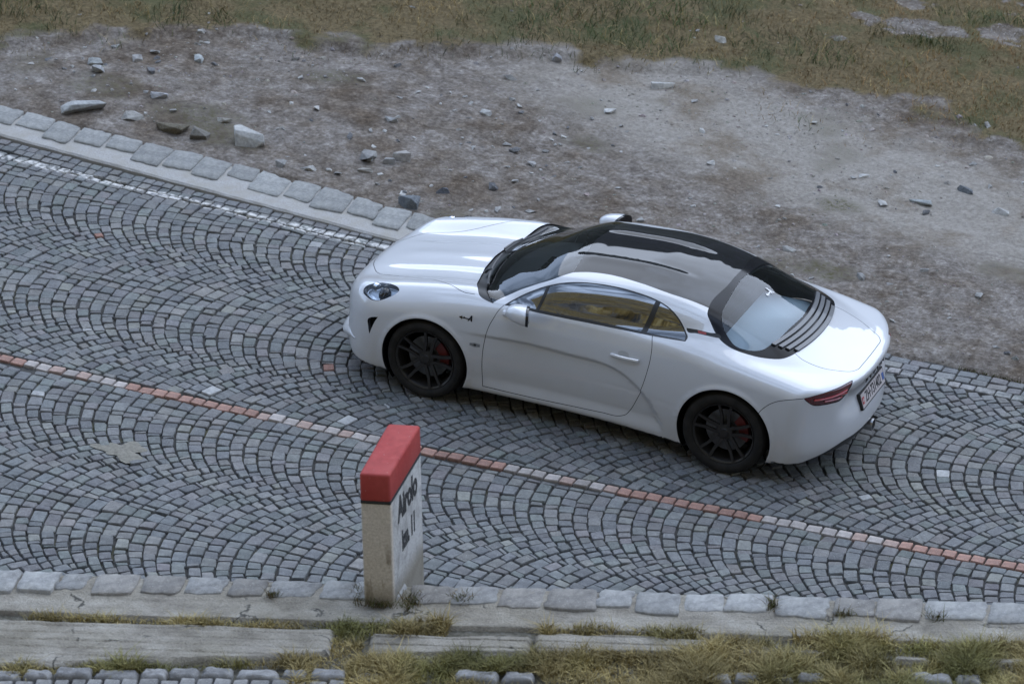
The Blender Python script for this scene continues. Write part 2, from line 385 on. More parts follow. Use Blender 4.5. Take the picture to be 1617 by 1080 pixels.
order = np.where(vis)[0][np.argsort(dz[vis])][:300]; pick = np.zeros(len(geo_s), bool); pick[order] = True
add_stone_objects(road, 'sett', [geo_s[k] for k in order], [tin_s[k] for k in order], M_SETT)
rest = np.where(~pick)[0]
add_stone_mass(road, 'setts', [geo_s[k] for k in rest], [tin_s[k] for k in rest], M_SETT)
geo_l = [stone_geo(c, h=.001) for c, _ in lines]
add_stone_objects(road, 'centre_line_sett', geo_l, [tn for _, tn in lines], M_LINE)

# ---- a trowelled repair patch in the setts
A_ = np.linspace(0, 2*math.pi, 40, endpoint=False); R_ = (.17+.05*np.sin(3*A_+1)+.03*np.sin(7*A_))
pv = [(2.77+1.05*r_*math.cos(a_), 2.74+.75*r_*math.sin(a_), .004) for a_, r_ in zip(A_, R_)]+[(2.77+.6*r_*math.cos(a_), 2.74+.45*r_*math.sin(a_), .009) for a_, r_ in zip(A_, R_)]+[(2.77, 2.74, .010)]
M_PATCH = mat('sandy_mortar', (.2, .18, .14), .95); t = NT(M_PATCH); n_ = t.noise(40, 5, .65, t.coord('Object')); t.base(t.ramp(n_, [(.3, (.14, .13, .105)), (.7, (.26, .24, .20))])); t.bump(n_, .6, .01)
obj('mortar_patch', pv, [(k, (k+1) % 40, 40+(k+1) % 40, 40+k) for k in range(40)]+[(40+k, 40+(k+1) % 40, 80) for k in range(40)], M_PATCH, road, smooth=True)

# ---- far kerb: granite blocks bedded in mortar
kerb = empty('kerb', (4.4, -1.85, 0)); tag(kerb, kind='structure')
def kedge(x): return np.interp(x, [2.3, 2.6, 3.96, 5.2, 6.47, 9], [-1.55, -1.55, -1.625, -1.69, -1.76, -1.94])
def kback(x): return np.interp(x, [2.3, 2.72, 4.27, 5.3, 6.46, 9], [-2.06, -2.10, -2.23, -2.23, -2.26, -2.4])
KJ = [8.4, 8.1, 7.8, 7.5, 7.18, 6.85, 6.53, 6.20, 5.92, 5.62, 5.31, 5.01, 4.72, 4.43, 4.16, 3.83, 3.55, 3.22, 2.93, 2.66, 2.38]
mv, mf = [], []
for k, x in enumerate(np.linspace(2.25, 8.6, 70)):
    y0, y1 = kedge(x)+rng.normal(0, .003), kback(x)+.05
    mv += [(x, y0, -.03), (x, y0, .012), (x, y0-.02, .026+rng.normal(0, .002)), (x, y1, .03), (x, y1, -.05)]
    if k:
        a = 5*(k-1); b = 5*k
        mf += [(a+i_, b+i_, b+i_+1, a+i_+1) for i_ in range(4)]
mf.append((0, 1, 2, 3, 4)); n_ = len(mv); mf.append((n_-1, n_-2, n_-3, n_-4, n_-5))
mb = obj('mortar_bed', [np.array(v_)-np.array((4.4, -1.85, 0)) for v_ in mv], mf, M_MORTAR, kerb, smooth=False)
def slab_geo(c4, h, dep, m_bev=.018, rough=.006, n=5):
    """irregular block: subdivided rounded outline and an uneven top"""
    out = []
    for a in range(4):
        p, q_ = c4[a], c4[(a+1) % 4]
        for k in range(n):
            f_ = k/n
            out.append(p+(q_-p)*f_ + rng.normal(0, rough, 2)*(1 if k else .5))
    out = np.array(out); ce = out.mean(0); N = len(out)
    for a in range(4): out[a*n] = out[a*n]+(ce-out[a*n])*.05
    d = out-ce; L = np.linalg.norm(d, axis=1, keepdims=True)
    rings = [np.c_[out, np.full(N, h-dep)], np.c_[out, np.full(N, h-m_bev)+rng.normal(0, .002, N)], np.c_[ce+d*(1-m_bev*.8/L), np.full(N, h)+rng.normal(0, .002, N)], np.c_[ce+d*.5, np.full(N, h+.003)+rng.normal(0, .004, N)], np.array([[*ce, h+.004]])]
    F = []
    for r_ in range(3):
        for a in range(N):
            b = (a+1) % N; F.append((r_*N+a, r_*N+b, (r_+1)*N+b, (r_+1)*N+a))
    for a in range(N): F.append((3*N+a, 3*N+(a+1) % N, 4*N))
    return np.concatenate(rings), F
for k in range(len(KJ)-1):
    x1, x0 = KJ[k]-.009, KJ[k+1]+.009
    dpt = rng.uniform(.25, .39); yf0 = max(kback(x0)+dpt, kback(x0)+.18); yf1 = kback(x1)+dpt+rng.normal(0, .015)
    yf0 = min(yf0, kedge(x0)-.03); yf1 = min(yf1, kedge(x1)-.03)
    c4 = orient(np.array([[x0, kback(x0)-.01+rng.normal(0, .015)], [x1, kback(x1)-.01+rng.normal(0, .015)], [x1-.05, yf1], [x0-.05, yf0]]))
    g, F = slab_geo(c4,   .043+rng.normal(0, .003), .13, m_bev=.007, rough=.005)
    c = np.array([c4[:, 0].mean(), c4[:, 1].mean(), 0])
    tn = np.array((.262, .262, .252))*rng.uniform(.76, 1.14)
    o = obj('kerb_stone', g-c, F, M_KERB, kerb, smooth=True, attr=np.repeat(tn[None], len(g), 0)); o.location = c-np.array((4.4, -1.85, 0))

# ---- dirt verge with its grass bank
GLX = np.array([-6, -3.5, -1.31, .2, .9, 1.25, 2.1, 3.04, 4.2, 5.59, 6.6, 7.43, 9, 12]); GLY = np.array([-6.7, -6.75, -6.45, -6.15, -6.45, -6.65, -6.1, -5.85, -5.25, -4.8, -4.2, -3.45, -2.9, -2.6])
vx = np.arange(-6.5, 11.01, .045); vy = np.arange(-14, -1.48, .045)
X, Y = np.meshgrid(vx, vy)
kb = np.where(X > 2.45, np.interp(X, [2.3, 2.72, 4.27, 5.3, 6.46, 9, 12], [-2.06, -2.10, -2.23, -2.23, -2.26, -2.4, -2.6]), yedge(X)-.015)
def bank_d(x, y): return np.interp(x, GLX, GLY) - y + .55*fbm(x*.9, y*.9, 41) + .22*fbm(x*5, y*5, 42) + 2.4*sm(2.4, .2, x)*fbm(x*.75, y*.75, 44)     # >0 is on the bank
bd = bank_d(X, Y)
def verge_z(x, y):
    bd_ = bank_d(x, y)
    kb_ = np.where(x > 2.45, np.interp(x, [2.3, 2.72, 4.27, 5.3, 6.46, 9, 12], [-2.06, -2.10, -2.23, -2.23, -2.26, -2.4, -2.6]), yedge(x)-.015)
    base = np.where(x > 2.45, .02, .002)
    z = base + .11*fbm(x*.8, y*.8, 3) + .05*fbm(x*3.2, y*3.2, 4) + .020*fbm(x*9, y*9, 6) + .02*sm(0, 1, kb_-y)
    z = z + .06*sm(-.02, .16, bd_)*(.35+.65*sm(.6, 2.4, x)) + .05*sm(.1, 3, bd_)
    return np.where(y > kb_-.02, -.06, np.where(y > kb_-.12, np.minimum(z, base), z))
Z = verge_z(X, Y)
g = sm(-.30, .60, bd + .8*fbm(X*2.3, Y*2.3, 55)+.4*fbm(X*7, Y*7, 56)-.12*sm(1.8, -1.5, X))                 # turf cover
pale = 1.1*np.exp(-((Y-(-4.95-.25*X))/1.15)**2)*sm(4.8, 1.0, X)*sm(-4.8, -1, X) + .35*fbm(X*.7, Y*.7, 61)   # pale dusty wheel track
def scree_f(x, y):
    v = np.zeros(np.shape(x))
    for (mx, my, mr) in ((.3, -8.42, .24), (-.05, -8.56, .16), (-.62, -8.8, .22), (.75, -8.45, .10), (.55, -9.2, .26), (.75, -7.75, .09), (-.9, -9.6, .3)):
        v = np.maximum(v, sm(1.25, .5, np.hypot((x-mx)/1.4, y-my)/mr + 2.0*fbm(x*6, y*6, 84)))
    return v
scree = scree_f(X, Y) if True else np.clip(sm(.2, -1.0, X)*sm(-7.6, -8.6, Y)*1.5*(fbm(X*1.3, Y*1.3, 71)*2+.5), 0, 1)
g = g*(1-.95*scree); pale = pale+.2*scree
mossy = sm(.15, .3, fbm(X*1.4+7, Y*1.4, 81))*.5
for (mx, my, mr, mk) in ((-.75, -2.85, .17, 1.0), (-.44, -4.2, .15, .9), (1.96, -4.31, .16, .7), (4.52, -4.43, .22, .8), (5.15, -2.95, .30, .9), (4.75, -2.75, .22, .7), (6.2, -3.15, .25, .7), (-.35, -2.75, .18, .5), (2.3, -2.15, .2, .6)):
    mossy = np.maximum(mossy, mk*sm(1.3, .4, np.hypot((X-mx)/1.5, Y-my)/mr + 1.2*fbm(X*6, Y*6, 83)))
V = np.stack([X.ravel(), Y.ravel(), Z.ravel()], 1); W_ = X.shape[1]
i, j = np.meshgrid(np.arange(X.shape[0]-1), np.arange(W_-1), indexing='ij'); q = (i*W_+j).ravel()
F = np.stack([q, q+1, q+W_+1, q+W_], 1)
keep = (Y[:-1, :-1] < kb[:-1, :-1]+.03).ravel(); F = F[keep]
M_DIRT = mat('dirt_verge', (.2, .18, .16), .95, spec=.2); t = NT(M_DIRT); co = t.coord('Object')
sp = t.n('ShaderNodeSeparateColor'); t.l(t.attr('tint'), sp.inputs[0])
n1 = t.noise(3.2, 6, .68, co); n2 = t.noise(26, 5, .7, co); n3 = t.noise(120, 3, .65, co); n4 = t.noise(.9, 5, .65, co)
n2b = t.math('ADD', t.math('MULTIPLY', n2, .55), t.math('MULTIPLY', t.noise(7, 6, .7, co), .45))
d = t.ramp(n2b, [(.34, (.070, .057, .047)), (.46, (.148, .128, .112)), (.54, (.22, .196, .176)), (.64, (.36, .332, .305))])
d = t.mix(t.ramp(n1, [(.42, (0, 0, 0)), (.66, (.8, .8, .8))]), d, t.mix(1.0, d, (.62, .55, .46), 'MULTIPLY'))
d = t.mix(t.math('MULTIPLY', t.ramp(t.math('ADD', sp.outputs[1], t.math('MULTIPLY', t.math('SUBTRACT', n1, .5), .6)), [(.25, (0, 0, 0)), (.8, (1, 1, 1))]), .75), d, t.ramp(n2, [(.3, (.22, .197, .168)), (.7, (.37, .342, .306))]))
d = t.mix(.28, d, t.ramp(n3, [(.3, (.6, .6, .6)), (.7, (1.35, 1.35, 1.35))]), 'MULTIPLY')
d = t.mix(t.math('MULTIPLY', sp.outputs[2], t.ramp(n2, [(.4, (0, 0, 0)), (.6, (1, 1, 1))])), d, (.075, .068, .03))
d = t.mix(t.ramp(n4, [(.50, (0, 0, 0)), (.62, (.75, .75, .75))]), d, t.mix(1.0, d, (.60, .52, .43), 'MULTIPLY'))
turf = t.ramp(n2, [(.3, (.042, .034, .018)), (.5, (.118, .088, .044)), (.7, (.20, .155, .085))])
turf = t.mix(t.ramp(t.noise(1.3, 5, .6, co), [(.50, (0, 0, 0)), (.60, (.5, .5, .5))]), turf, (.050, .066, .026))
t.base(t.mix(t.ramp(t.math('ADD', sp.outputs[0], t.math('MULTIPLY', t.math('SUBTRACT', n2, .5), .5)), [(.35, (0, 0, 0)), (.65, (1, 1, 1))]), d, turf))
t.bump(t.math('ADD', n2, t.math('MULTIPLY', n3, .4)), .55, .025)
verge = obj('ground', V, F, M_DIRT, smooth=True, attr=np.stack([g.ravel(), np.clip(pale, 0, 1).ravel(), mossy.ravel()], 1)); tag(verge, kind='structure')

# ---- pebbles and gravel (stuff), loose stones (one by one)
M_ROCK = stone_material('loose_rock', bump=.8, sc=.9)
def pebble_field(name, xs, ys, sizes, tints, zfun, sink=.3, m=None):
    n = len(xs)
    base = np.array([(1, 0, 0), (.3, .95, 0), (-.8, .6, 0), (-.8, -.6, 0), (.3, -.95, 0), (.1, .1, .62), (.62, .35, .42), (-.42, .34, .5), (-.3, -.5, .45), (.5, -.4, .45)])
    tri = [(0, 1, 6), (1, 7, 6), (1, 2, 7), (2, 3, 8), (2, 8, 7), (3, 4, 8), (4, 9, 8), (4, 0, 9), (0, 6, 9), (5, 6, 7), (5, 7, 8), (5, 8, 9), (5, 9, 6)]
    ang = rng.uniform(0, 6.283, n); ca, sa = np.cos(ang), np.sin(ang)
    B = base[None]*(1+rng.normal(0, .16, (n, 10, 3)))
    B[:, :, 1] *= rng.uniform(.5, 1, (n, 1)); B[:, :, 2] *= rng.uniform(.55, 1.1, (n, 1))
    B *= sizes[:, None, None]
    x = B[:, :, 0]*ca[:, None]-B[:, :, 1]*sa[:, None]; y = B[:, :, 0]*sa[:, None]+B[:, :, 1]*ca[:, None]
    V = np.stack([x+xs[:, None], y+ys[:, None], B[:, :, 2]+(zfun(xs, ys)-sizes*.12*sink)[:, None]], -1).reshape(-1, 3)
    F = (np.array(tri)[None]+(np.arange(n)*10)[:, None, None]).reshape(-1, 3)
    o = obj(name, V, F, m or M_ROCK, attr=np.repeat(tints, 10, 0)); return o
n = 22000
px_ = rng.uniform(-5, 9.5, n); py_ = rng.uniform(-11.5, -1.7, n)
d_ = bank_d(px_, py_); kb_ = np.where(px_ > 2.45, -2.2, yedge(px_)-.05)
sc_ = scree_f(px_, py_) > .4
ok = (py_ < kb_) & ((d_ < .1) | (sc_) | (rng.random(n) < .06)) & (rng.random(n) < np.clip(.10+2.6*(fbm(px_*1.1, py_*1.1, 91)+fbm(px_*.5, py_*.5, 92)+.08),   .04, 1) + 1.5*scree_f(px_, py_))
px_, py_ = px_[ok], py_[ok]; n = len(px_)
sz = .006*np.exp(rng.normal(0, .6, n))+.0035
tn = np.array([(.255, .232, .208)])*rng.uniform(.68, 1.32, (n, 1))*(1+.5*scree_f(px_, py_))[:, None]+rng.normal(0, .012, (n, 3))
gravel = pebble_field('gravel', px_, py_, sz, np.clip(tn, .03, .6), verge_z); tag(gravel, 'fine grey gravel strewn over the dirt verge beyond the road', 'gravel', kind='stuff')

def rock(name, x, y, sx, sy, sz_, rot, tint, label, group=None, seed=0, z=None, sink=.38, n=13):
    r = np.random.default_rng(seed)
    P = r.normal(0, 1, (n, 3)); P /= np.linalg.norm(P, axis=1, keepdims=True); P = np.sign(P)*np.abs(P)**.7; P *= r.uniform(.85, 1.08, (n, 1))
    bm = bmesh.new()
    for p in P: bm.verts.new((p[0]*sx/2, p[1]*sy/2, p[2]*sz_/2))
    bmesh.ops.convex_hull(bm, input=bm.verts)
    bmesh.ops.delete(bm, geom=[v_ for v_ in bm.verts if not v_.link_faces], context='VERTS')
    bmesh.ops.bevel(bm, geom=bm.edges[:]+bm.verts[:], offset=min(sx, sy, sz_)*.022, segments=1, affect='EDGES', profile=.6)
    o = bobj(name, bm, M_ROCK, None, smooth=False)
    a = o.data.color_attributes.new('tint', 'FLOAT_COLOR', 'POINT'); c = np.ones((len(o.data.vertices), 4), np.float32); c[:, :3] = np.array(tint); a.data.foreach_set('color', c.ravel())
    zz = float(verge_z(np.array([x]), np.array([y]))[0]) if z is None else z
    o.location = (x, y, zz+sz_*(.5-sink)); o.rotation_euler = (r.uniform(-.15, .15), r.uniform(-.15, .15), rot)
    tag(o, label, 'rock', group); return o
GREY, PALE, DARK, BROWN = (.29, .285, .275), (.42, .415, .40), (.13, .14, .15), (.22, .19, .15)
RK = [
 (4.54, -2.72, .36, .24, .26, .3, PALE, 'big pale angular rock on the dirt behind the far kerb, largest of all'),
 (6.10, -2.55, .46, .17, .17, .75, (.36, .365, .36), 'long pale slab of rock leaning behind the first kerb stones at the left'),
 (3.19, -3.02, .20, .15, .15, -.5, (.36, .34, .32), 'pale cracked rock between the big angular rock and the car nose'),
 (3.26, -2.92, .13, .10, .09, .4, GREY, 'small grey rock touching the pale cracked rock on the dirt'),
 (2.76, -2.28, .27, .16, .17, .1, (.15, .165, .18), 'dark blue grey rock against the kerb end above the car nose'),
 (2.94, -5.89, .15, .13, .12, .4, (.30, .30, .31), 'grey rounded stone on the seam of turf and dirt, above the windscreen'),
 (1.73, -7.06, .15, .09, .09, -.3, (.50, .49, .46), 'lone whitish stone lying in the green turf'),
 (5.78, -4.16, .19, .12, .09, 0, (.38, .40, .40), 'flat pale stone near the turf edge, top of the stones at left'),
 (5.66, -3.16, .20, .11, .09, .2, (.40, .40, .41), 'flat light grey stone on bare dirt above the third kerb stone'),
 (6.55, -3.57, .20, .11, .10, .3, (.34, .35, .345), 'upper of the two flat stones near the left edge of the dirt'),
 (6.42, -3.38, .16, .11, .10, -.2, (.36, .36, .36), 'lower of the two flat stones near the left edge of the dirt'),
 (6.28, -3.86, .13, .09, .10, .9, (.36, .35, .34), 'grey stone by the turf beside the flat pale stone'),
 (5.66, -2.66, .22, .14, .10, .5, (.33, .32, .30), 'low pale stone just left of the brown mossy boulder'),
 (5.25, -2.66, .36, .22, .20, -.2, (.14, .12, .085), 'brown mossy boulder half buried behind the kerb'),
 (4.97, -2.62, .20, .17, .15, .3, (.16, .15, .13), 'dark stone right of the brown mossy boulder'),
 (4.93, -3.00, .17, .11, .08, .2, (.36, .34, .30), 'flat tan stone beyond the brown mossy boulder'),
 (3.64, -3.76, .14, .10, .09, -.4, (.40, .40, .395), 'sharp pale stone in the middle of the dirt, beyond the cracked rock'),
 (-1.73, -4.75, .17, .10, .08, .3, (.40, .39, .37), 'flat pale stone at the right edge of the dirt'),
 (-1.05, -4.62, .22, .13, .08, .1, (.32, .34, .34), 'flat grey slab at the right beside the dark stone'),
 (-1.33, -5.0, .17, .10, .08, -.1, (.12, .13, .14), 'dark flat stone at the right edge of the dirt'),
 (-.36, -3.08, .14, .08, .06, .0, (.36, .35, .33), 'flat pale stone beside the dark moss patch behind the car'),
 (4.07, -2.40, .13, .10, .09, .4, GREY, 'grey stone close behind the kerb, just right of the largest rock'),
 (3.40, -2.69, .16, .08, .06, .1, (.30, .28, .25), 'thin flat stone lying between the cracked rock and the kerb'),
 (2.98, -4.36, .13, .08, .06, -.1, (.42, .415, .40), 'flat whitish pebble on the pale dirt above the bonnet'),
 (2.20, -3.57, .14, .07, .06, -.3, (.35, .34, .33), 'thin grey stone on the dirt above the bonnet'),
 (2.62, -2.62, .13, .09, .09, .8, (.12, .13, .15), 'small dark stone on the dirt above the dark blue grey rock'),
]
for k, (x, y, sx, sy, sz_, ro, tn, lb) in enumerate(RK): rock('rock', x, y, sx, sy, sz_, ro, tn, lb, 'rocks lying on the dirt verge', seed=100+k)
nst = 0
TONES = {'pale': (.42, .41, .39), 'grey': (.28, .275, .265), 'dark': (.12, .12, .125)}
while nst < 230:
    x, y = rng.uniform(-3.5, 8.0), rng.uniform(-7.5, -1.95)
    if nst < 90: x, y = rng.uniform(1.8, 7.5), rng.uniform(-4.8, -2.4)
    if x > 2.3 and y > -2.45: continue
    if bank_d(np.array([x]), np.array([y]))[0] > .2 and rng.random() < .85: continue
    s_ = .042*math.exp(rng.normal(0, .42)); tone = ('pale', 'grey', 'dark')[int(rng.choice(3, p=[.36, .44, .20]))]
    zone = 'behind the far kerb on the left' if x > 2.6 else ('beyond the car roof and bonnet' if x > -.2 else 'at the right beyond the car tail')
    rock('stone', x, y, s_*rng.uniform(1.2, 2.0), s_, s_*rng.uniform(.5, .85), rng.uniform(0, 6), np.array(TONES[tone])*rng.uniform(.85, 1.15), 'small %s stone loose on the dirt %s' % (tone, zone), 'small %s stones %s' % (tone, zone), seed=400+nst, n=10)
    nst += 1

# ---- grass
def blades(name, pos, h, w, lean, tint, m):
    """three-vertex-wide bent blades: root pair, mid pair, tip"""
    n = len(pos); a = rng.uniform(0, 6.283, n); dx, dy = np.cos(a), np.sin(a)
    L = rng.normal(0, 1, (n, 2))*lean[:, None]
    r0 = np.stack([dx*w/2, dy*w/2, 0*w], 1)
    mid = pos+np.stack([L[:, 0]*.35, L[:, 1]*.35, h*.6], 1); tip = pos+np.stack([L[:, 0], L[:, 1], h*.95], 1)
    V = np.stack([pos-r0, pos+r0, mid+r0*.7, mid-r0*.7, tip], 1).reshape(-1, 3)
    k = np.arange(n)*5
    F = [tuple(x) for x in np.stack([k, k+1, k+2, k+3], 1).tolist()]+[tuple(x) for x in np.stack([k+3, k+2, k+4], 1).tolist()]
    o = obj(name, V, F, m, attr=np.repeat(tint, 5, 0)); return o
M_GRASS = mat('grass_blade', (.1, .1, .03), .7, spec=.25); t = NT(M_GRASS); t.base(t.attr('tint'))
n = 150000
gx_ = rng.uniform(-5, 10.5, n); gy_ = rng.uniform(-13.2, -2.6, n); bdv = bank_d(gx_, gy_)
dens = sm(-.35, .75, bdv+.8*fbm(gx_*2.3, gy_*2.3, 55)+.4*fbm(gx_*7, gy_*7, 56)-.12*sm(1.8, -1.5, gx_))*(.45+.9*np.clip(fbm(gx_*3, gy_*3, 58)+.45, 0, 1))
sc_ = scree_f(gx_, gy_)
dens = dens*(.25+.75*sm(-.16, .02, fbm(gx_*1.3, gy_*2.2, 69)+.5*fbm(gx_*5, gy_*6, 70)))
ok = rng.random(n) < dens*(1-.9*sc_); gx_, gy_, bdv = gx_[ok], gy_[ok], bdv[ok]; n = len(gx_)
green = sm(-.06, .16, 1.6*fbm(gx_*.6+4, gy_*1.1, 62)+.7*fbm(gx_*2.2, gy_*2.6, 63)+.16*np.exp(-((gx_-2.6)/1.6)**2)-.04+.10*sm(4, 1, np.abs(gx_-2.2)))
ok_ = sm(2.5, -.5, gx_)[:, None]; c1, c2, c3 = np.array((.22, .158, .078))*(1-ok_)+np.array((.31, .185, .080))*ok_, np.array((.040, .080, .022)), np.array((.36, .27, .125))
tn = c1*(1-green[:, None])+c2*green[:, None]; mixr = rng.random(n)[:, None]; tn = np.where(mixr < .22+.25*sm(.0, .25, fbm(gx_*1.6, gy_*2.2, 66))[:, None], c3, tn)*rng.uniform(.55, 1.35, (n, 1))*(1+1.6*fbm(gx_*1.6, gy_*2.6, 67))[:, None]
hh = rng.uniform(.03, .09, n)*(.75+.7*green)*(1+.8*fbm(gx_*1.4, gy_*1.4, 68))
gr = blades('grass', np.stack([gx_, gy_, verge_z(gx_, gy_)-.004], 1), hh, rng.uniform(.004, .008, n), hh*.8, tn, M_GRASS)
tag(gr, 'short dry brown and green turf on the bank beyond the dirt', 'grass', kind='stuff')

# ---- upper terrace: retaining wall, kerb, board-marked concrete strip, paving of the upper road
def tobj(name, verts, faces, m, parent=None, **kw):
    o = obj(name, verts, faces, m, parent, **kw)
    if parent is None: o.matrix_world = TERR
    return o
bm = bmesh.new(); bm_box(bm, -9, 9, .03, 1.0, -2.4, -.06)
wall = bobj('retaining_wall', bm, M_WALL, smooth=False); wall.matrix_world = TERR; tag(wall, 'dry stone retaining wall carrying the near kerb above the road', 'wall')
M_SOIL = mat('terrace_soil', (.1, .09, .06), .95); t = NT(M_SOIL); co = t.coord('Object'); n1 = t.noise(22, 5, .65, co)
t.base(t.ramp(n1, [(.3, (.05, .045, .03)), (.55, (.13, .12, .095)), (.75, (.22, .21, .19))])); t.bump(n1, .8, .02)
aa = np.linspace(-9, 9, 240); bb = np.concatenate([np.linspace(.06, 2.2, 70), np.linspace(2.4, 8, 12)])
A, B = np.meshgrid(aa, bb); H = -.045+.03*fbm(A*2, B*2, 9)+.02*fbm(A*9, B*9, 10); W_ = A.shape[1]
i, j = np.meshgrid(np.arange(A.shape[0]-1), np.arange(W_-1), indexing='ij'); q = (i*W_+j).ravel()
soil = tobj('upper_ground', np.stack([A.ravel(), B.ravel(), H.ravel()], 1), np.stack([q, q+1, q+W_+1, q+W_], 1), M_SOIL, smooth=True); tag(soil, kind='structure')
ukerb = empty('near_kerb'); ukerb.matrix_world = TERR; tag(ukerb, kind='structure')
aa = np.linspace(-5.5, 5.5, 330); bb = np.array([0.0, .004, .02, .05, .09, .13, .17, .21, .25, .29, .33, .37, .41, .44, .455, .465])
A, B = np.meshgrid(aa, bb)
H = .004+.010*fbm(A*4, B*4, 14)+.007*fbm(A*14, B*14, 15) - .012*sm(.19, .28, B)
edge_n = .035*fbm(A*1.7, A*0, 16)+.02*fbm(A*7, A*0, 17)
B = B + np.where(B > .4, edge_n, 0)+np.where(B < .03, .012*fbm(A*6, A*0, 18)+.004, 0)
H[0] = -.25; H[-1] = -.09; H[-2] = np.minimum(H[-2], -.01)
W_ = A.shape[1]; i, j = np.meshgrid(np.arange(A.shape[0]-1), np.arange(W_-1), indexing='ij'); q = (i*W_+j).ravel()
obj('mortar_bed', np.stack([A.ravel(), B.ravel(), H.ravel()], 1), np.stack([q, q+1, q+W_+1, q+W_], 1), M_CONC, ukerb, smooth=True)
JA = [5.2, 4.9, 4.62, 4.3, 3.98, 3.66, 3.36, 3.06, 2.81, 2.60, 2.30, 2.02, 1.74, 1.50, 1.17, .96, .64, .34, .06, -.23, -.54, -.77, -1.06, -1.32, -1.63, -1.97, -2.24, -2.53, -2.92, -3.25, -3.6, -3.9, -4.3, -4.7, -5.1]
for k in range(len(JA)-1):
    a1, a0 = JA[k]-rng.uniform(.003, .016), JA[k+1]+rng.uniform(.003, .016)
    dp = rng.uniform(.19, .25)
    c4 = orient(np.array([[a0, -.012+rng.normal(0, .006)], [a1, -.012+rng.normal(0, .006)], [a1+.02+rng.normal(0, .015), dp], [a0+.02+rng.normal(0, .015), dp+rng.normal(0, .02)]]))
    g_, F_ = slab_geo(c4,   .014+rng.normal(0, .005), .2, m_bev=.007, rough=.005)
    c = np.array([c4[:, 0].mean(), c4[:, 1].mean(), 0]); tn = np.array((.275, .272, .262))*rng.uniform(.78, 1.15)
    if 2.0 < c[0] < 2.7 or rng.random() < .12: tn = tn*np.array((.82, .78, .74))
    o = obj('kerb_stone', g_-c, F_, M_KERB, ukerb, smooth=True, attr=np.repeat(tn[None], len(g_), 0)); o.location = c
# concrete strip with the grain of its formwork boards, broken into slabs
M_PLANKED.use_nodes = True; t = NT(M_PLANKED)
strip = empty('concrete_strip'); strip.matrix_world = TERR; tag(strip, kind='structure')
def slab(poly_a, b0f, b1f, h, seed):
    a0, a1 = poly_a; na = max(int((a1-a0)/.025), 8); nb = 44
    aa = np.linspace(a0, a1, na); V = []; 
    A = np.repeat(aa[None], nb, 0); S = np.linspace(0, 1, nb)[:, None]*np.ones((1, na))
    r0 = b0f(aa)+.03*fbm(aa*3, aa*0, seed)+.018*fbm(aa*11, aa*0, seed+1); r1 = b1f(aa)+.05*fbm(aa*2.2, aa*0, seed+2)+.02*fbm(aa*9, aa*0, seed+3)
    B = r0[None]+(r1-r0)[None]*S
    A = A+ (.03*fbm(B*6, B*0, seed+5))*(np.linspace(0, 1, na)[None]*0+1)
    H = h+.012*fbm(A*1.5, B*4, seed+6)+.006*fbm(A*12, B*12, seed+7)
    ridge = np.abs(((B-.55)/.088) % 1-.5); H = H-.018*sm(.38, .5, ridge)*(.3+1.2*np.clip(fbm(A*.9, B*3, seed+8)+.3, 0, 1))   # board joints
    edge = np.minimum(np.minimum(S, 1-S)*(r1-r0)[None], np.minimum(A-a0, a1-A)+.004); H = H-.03*sm(.022, 0, edge)
    V = np.stack([A.ravel(), B.ravel(), H.ravel()], 1)
    i, j = np.meshgrid(np.arange(nb-1), np.arange(na-1), indexing='ij'); q = (i*na+j).ravel(); F = np.stack([q, q+1, q+na+1, q+na], 1).tolist()
    # skirt
    ring = list(range(na))+[r_*na+na-1 for r_ in range(1, nb)]+list(range((nb-1)*na+na-2, (nb-1)*na-1, -1))+[r_*na for r_ in range(nb-2, 0, -1)]
    n0 = len(V); V = np.concatenate([V, V[ring]-np.array((0, 0, .12))]); m_ = len(ring)
    F += [(ring[k], n0+k, n0+(k+1) % m_, ring[(k+1) % m_]) for k in range(m_)]
    return obj('concrete_slab', V, F, M_PLANKED, strip, smooth=True)
b1line = lambda a: np.interp(a, [-5, -1.2, .3, .87, 1.83, 2.96, 5], [.66, .70, .80, .86, 1.0, 1.12, 1.3])
b0line = lambda a: np.interp(a, [-5, -1.2, -.78, .3, 1.9, 3.1, 5], [.60, .545, .52, .56, .57, .575, .58])
slab((1.02, 4.9), b0line, b1line, .010, 201)
slab((-.17, .80), lambda a: b0line(a)+.03, b1line, .004, 221)
slab((-1.24, -.19), lambda a: b0line(a)-.01, b1line, .01, 231)
for (a0, a1, b0_, b1_, sd) in ((-1.62, -1.40, .60, .70, 241), (-1.95, -1.66, .61, .69, 251), (-2.55, -2.33, .66, .73, 261), (-3.2, -2.86, .63, .72, 271)):
    slab((a0, a1), lambda a: a*0+b0_, lambda a: a*0+b1_, .004, sd)
# edge stones and setts of the upper road
up = empty('upper_road'); up.matrix_world = TERR; tag(up, kind='structure')
a = 4.6
while a > -3.6:
    L = rng.uniform(.16, .28)
    if a < .85 and rng.random() < .5: a -= L; continue
    b0_ = np.interp(a, [-3, .9, 1.8, 2.95], [.80+.05, 1.055, 1.085, 1.185]); c4 = orient(np.array([[a-L+.012, b0_+rng.normal(0, .006)], [a-.012, b0_+rng.normal(0, .006)], [a-.012, b0_+.10], [a-L+.012, b0_+.10]]))
    g_, F_ = slab_geo(c4, .012+rng.normal(0, .006), .1, m_bev=.02); c = np.array([c4[:, 0].mean(), c4[:, 1].mean(), 0]); tn = np.array((.25, .245, .24))*rng.uniform(.75, 1.1)
    o = obj('edge_stone', g_-c, F_, M_KERB, up, smooth=True, attr=np.repeat(tn[None], len(g_), 0)); o.location = c; a -= L
gs, ts_ = [], []
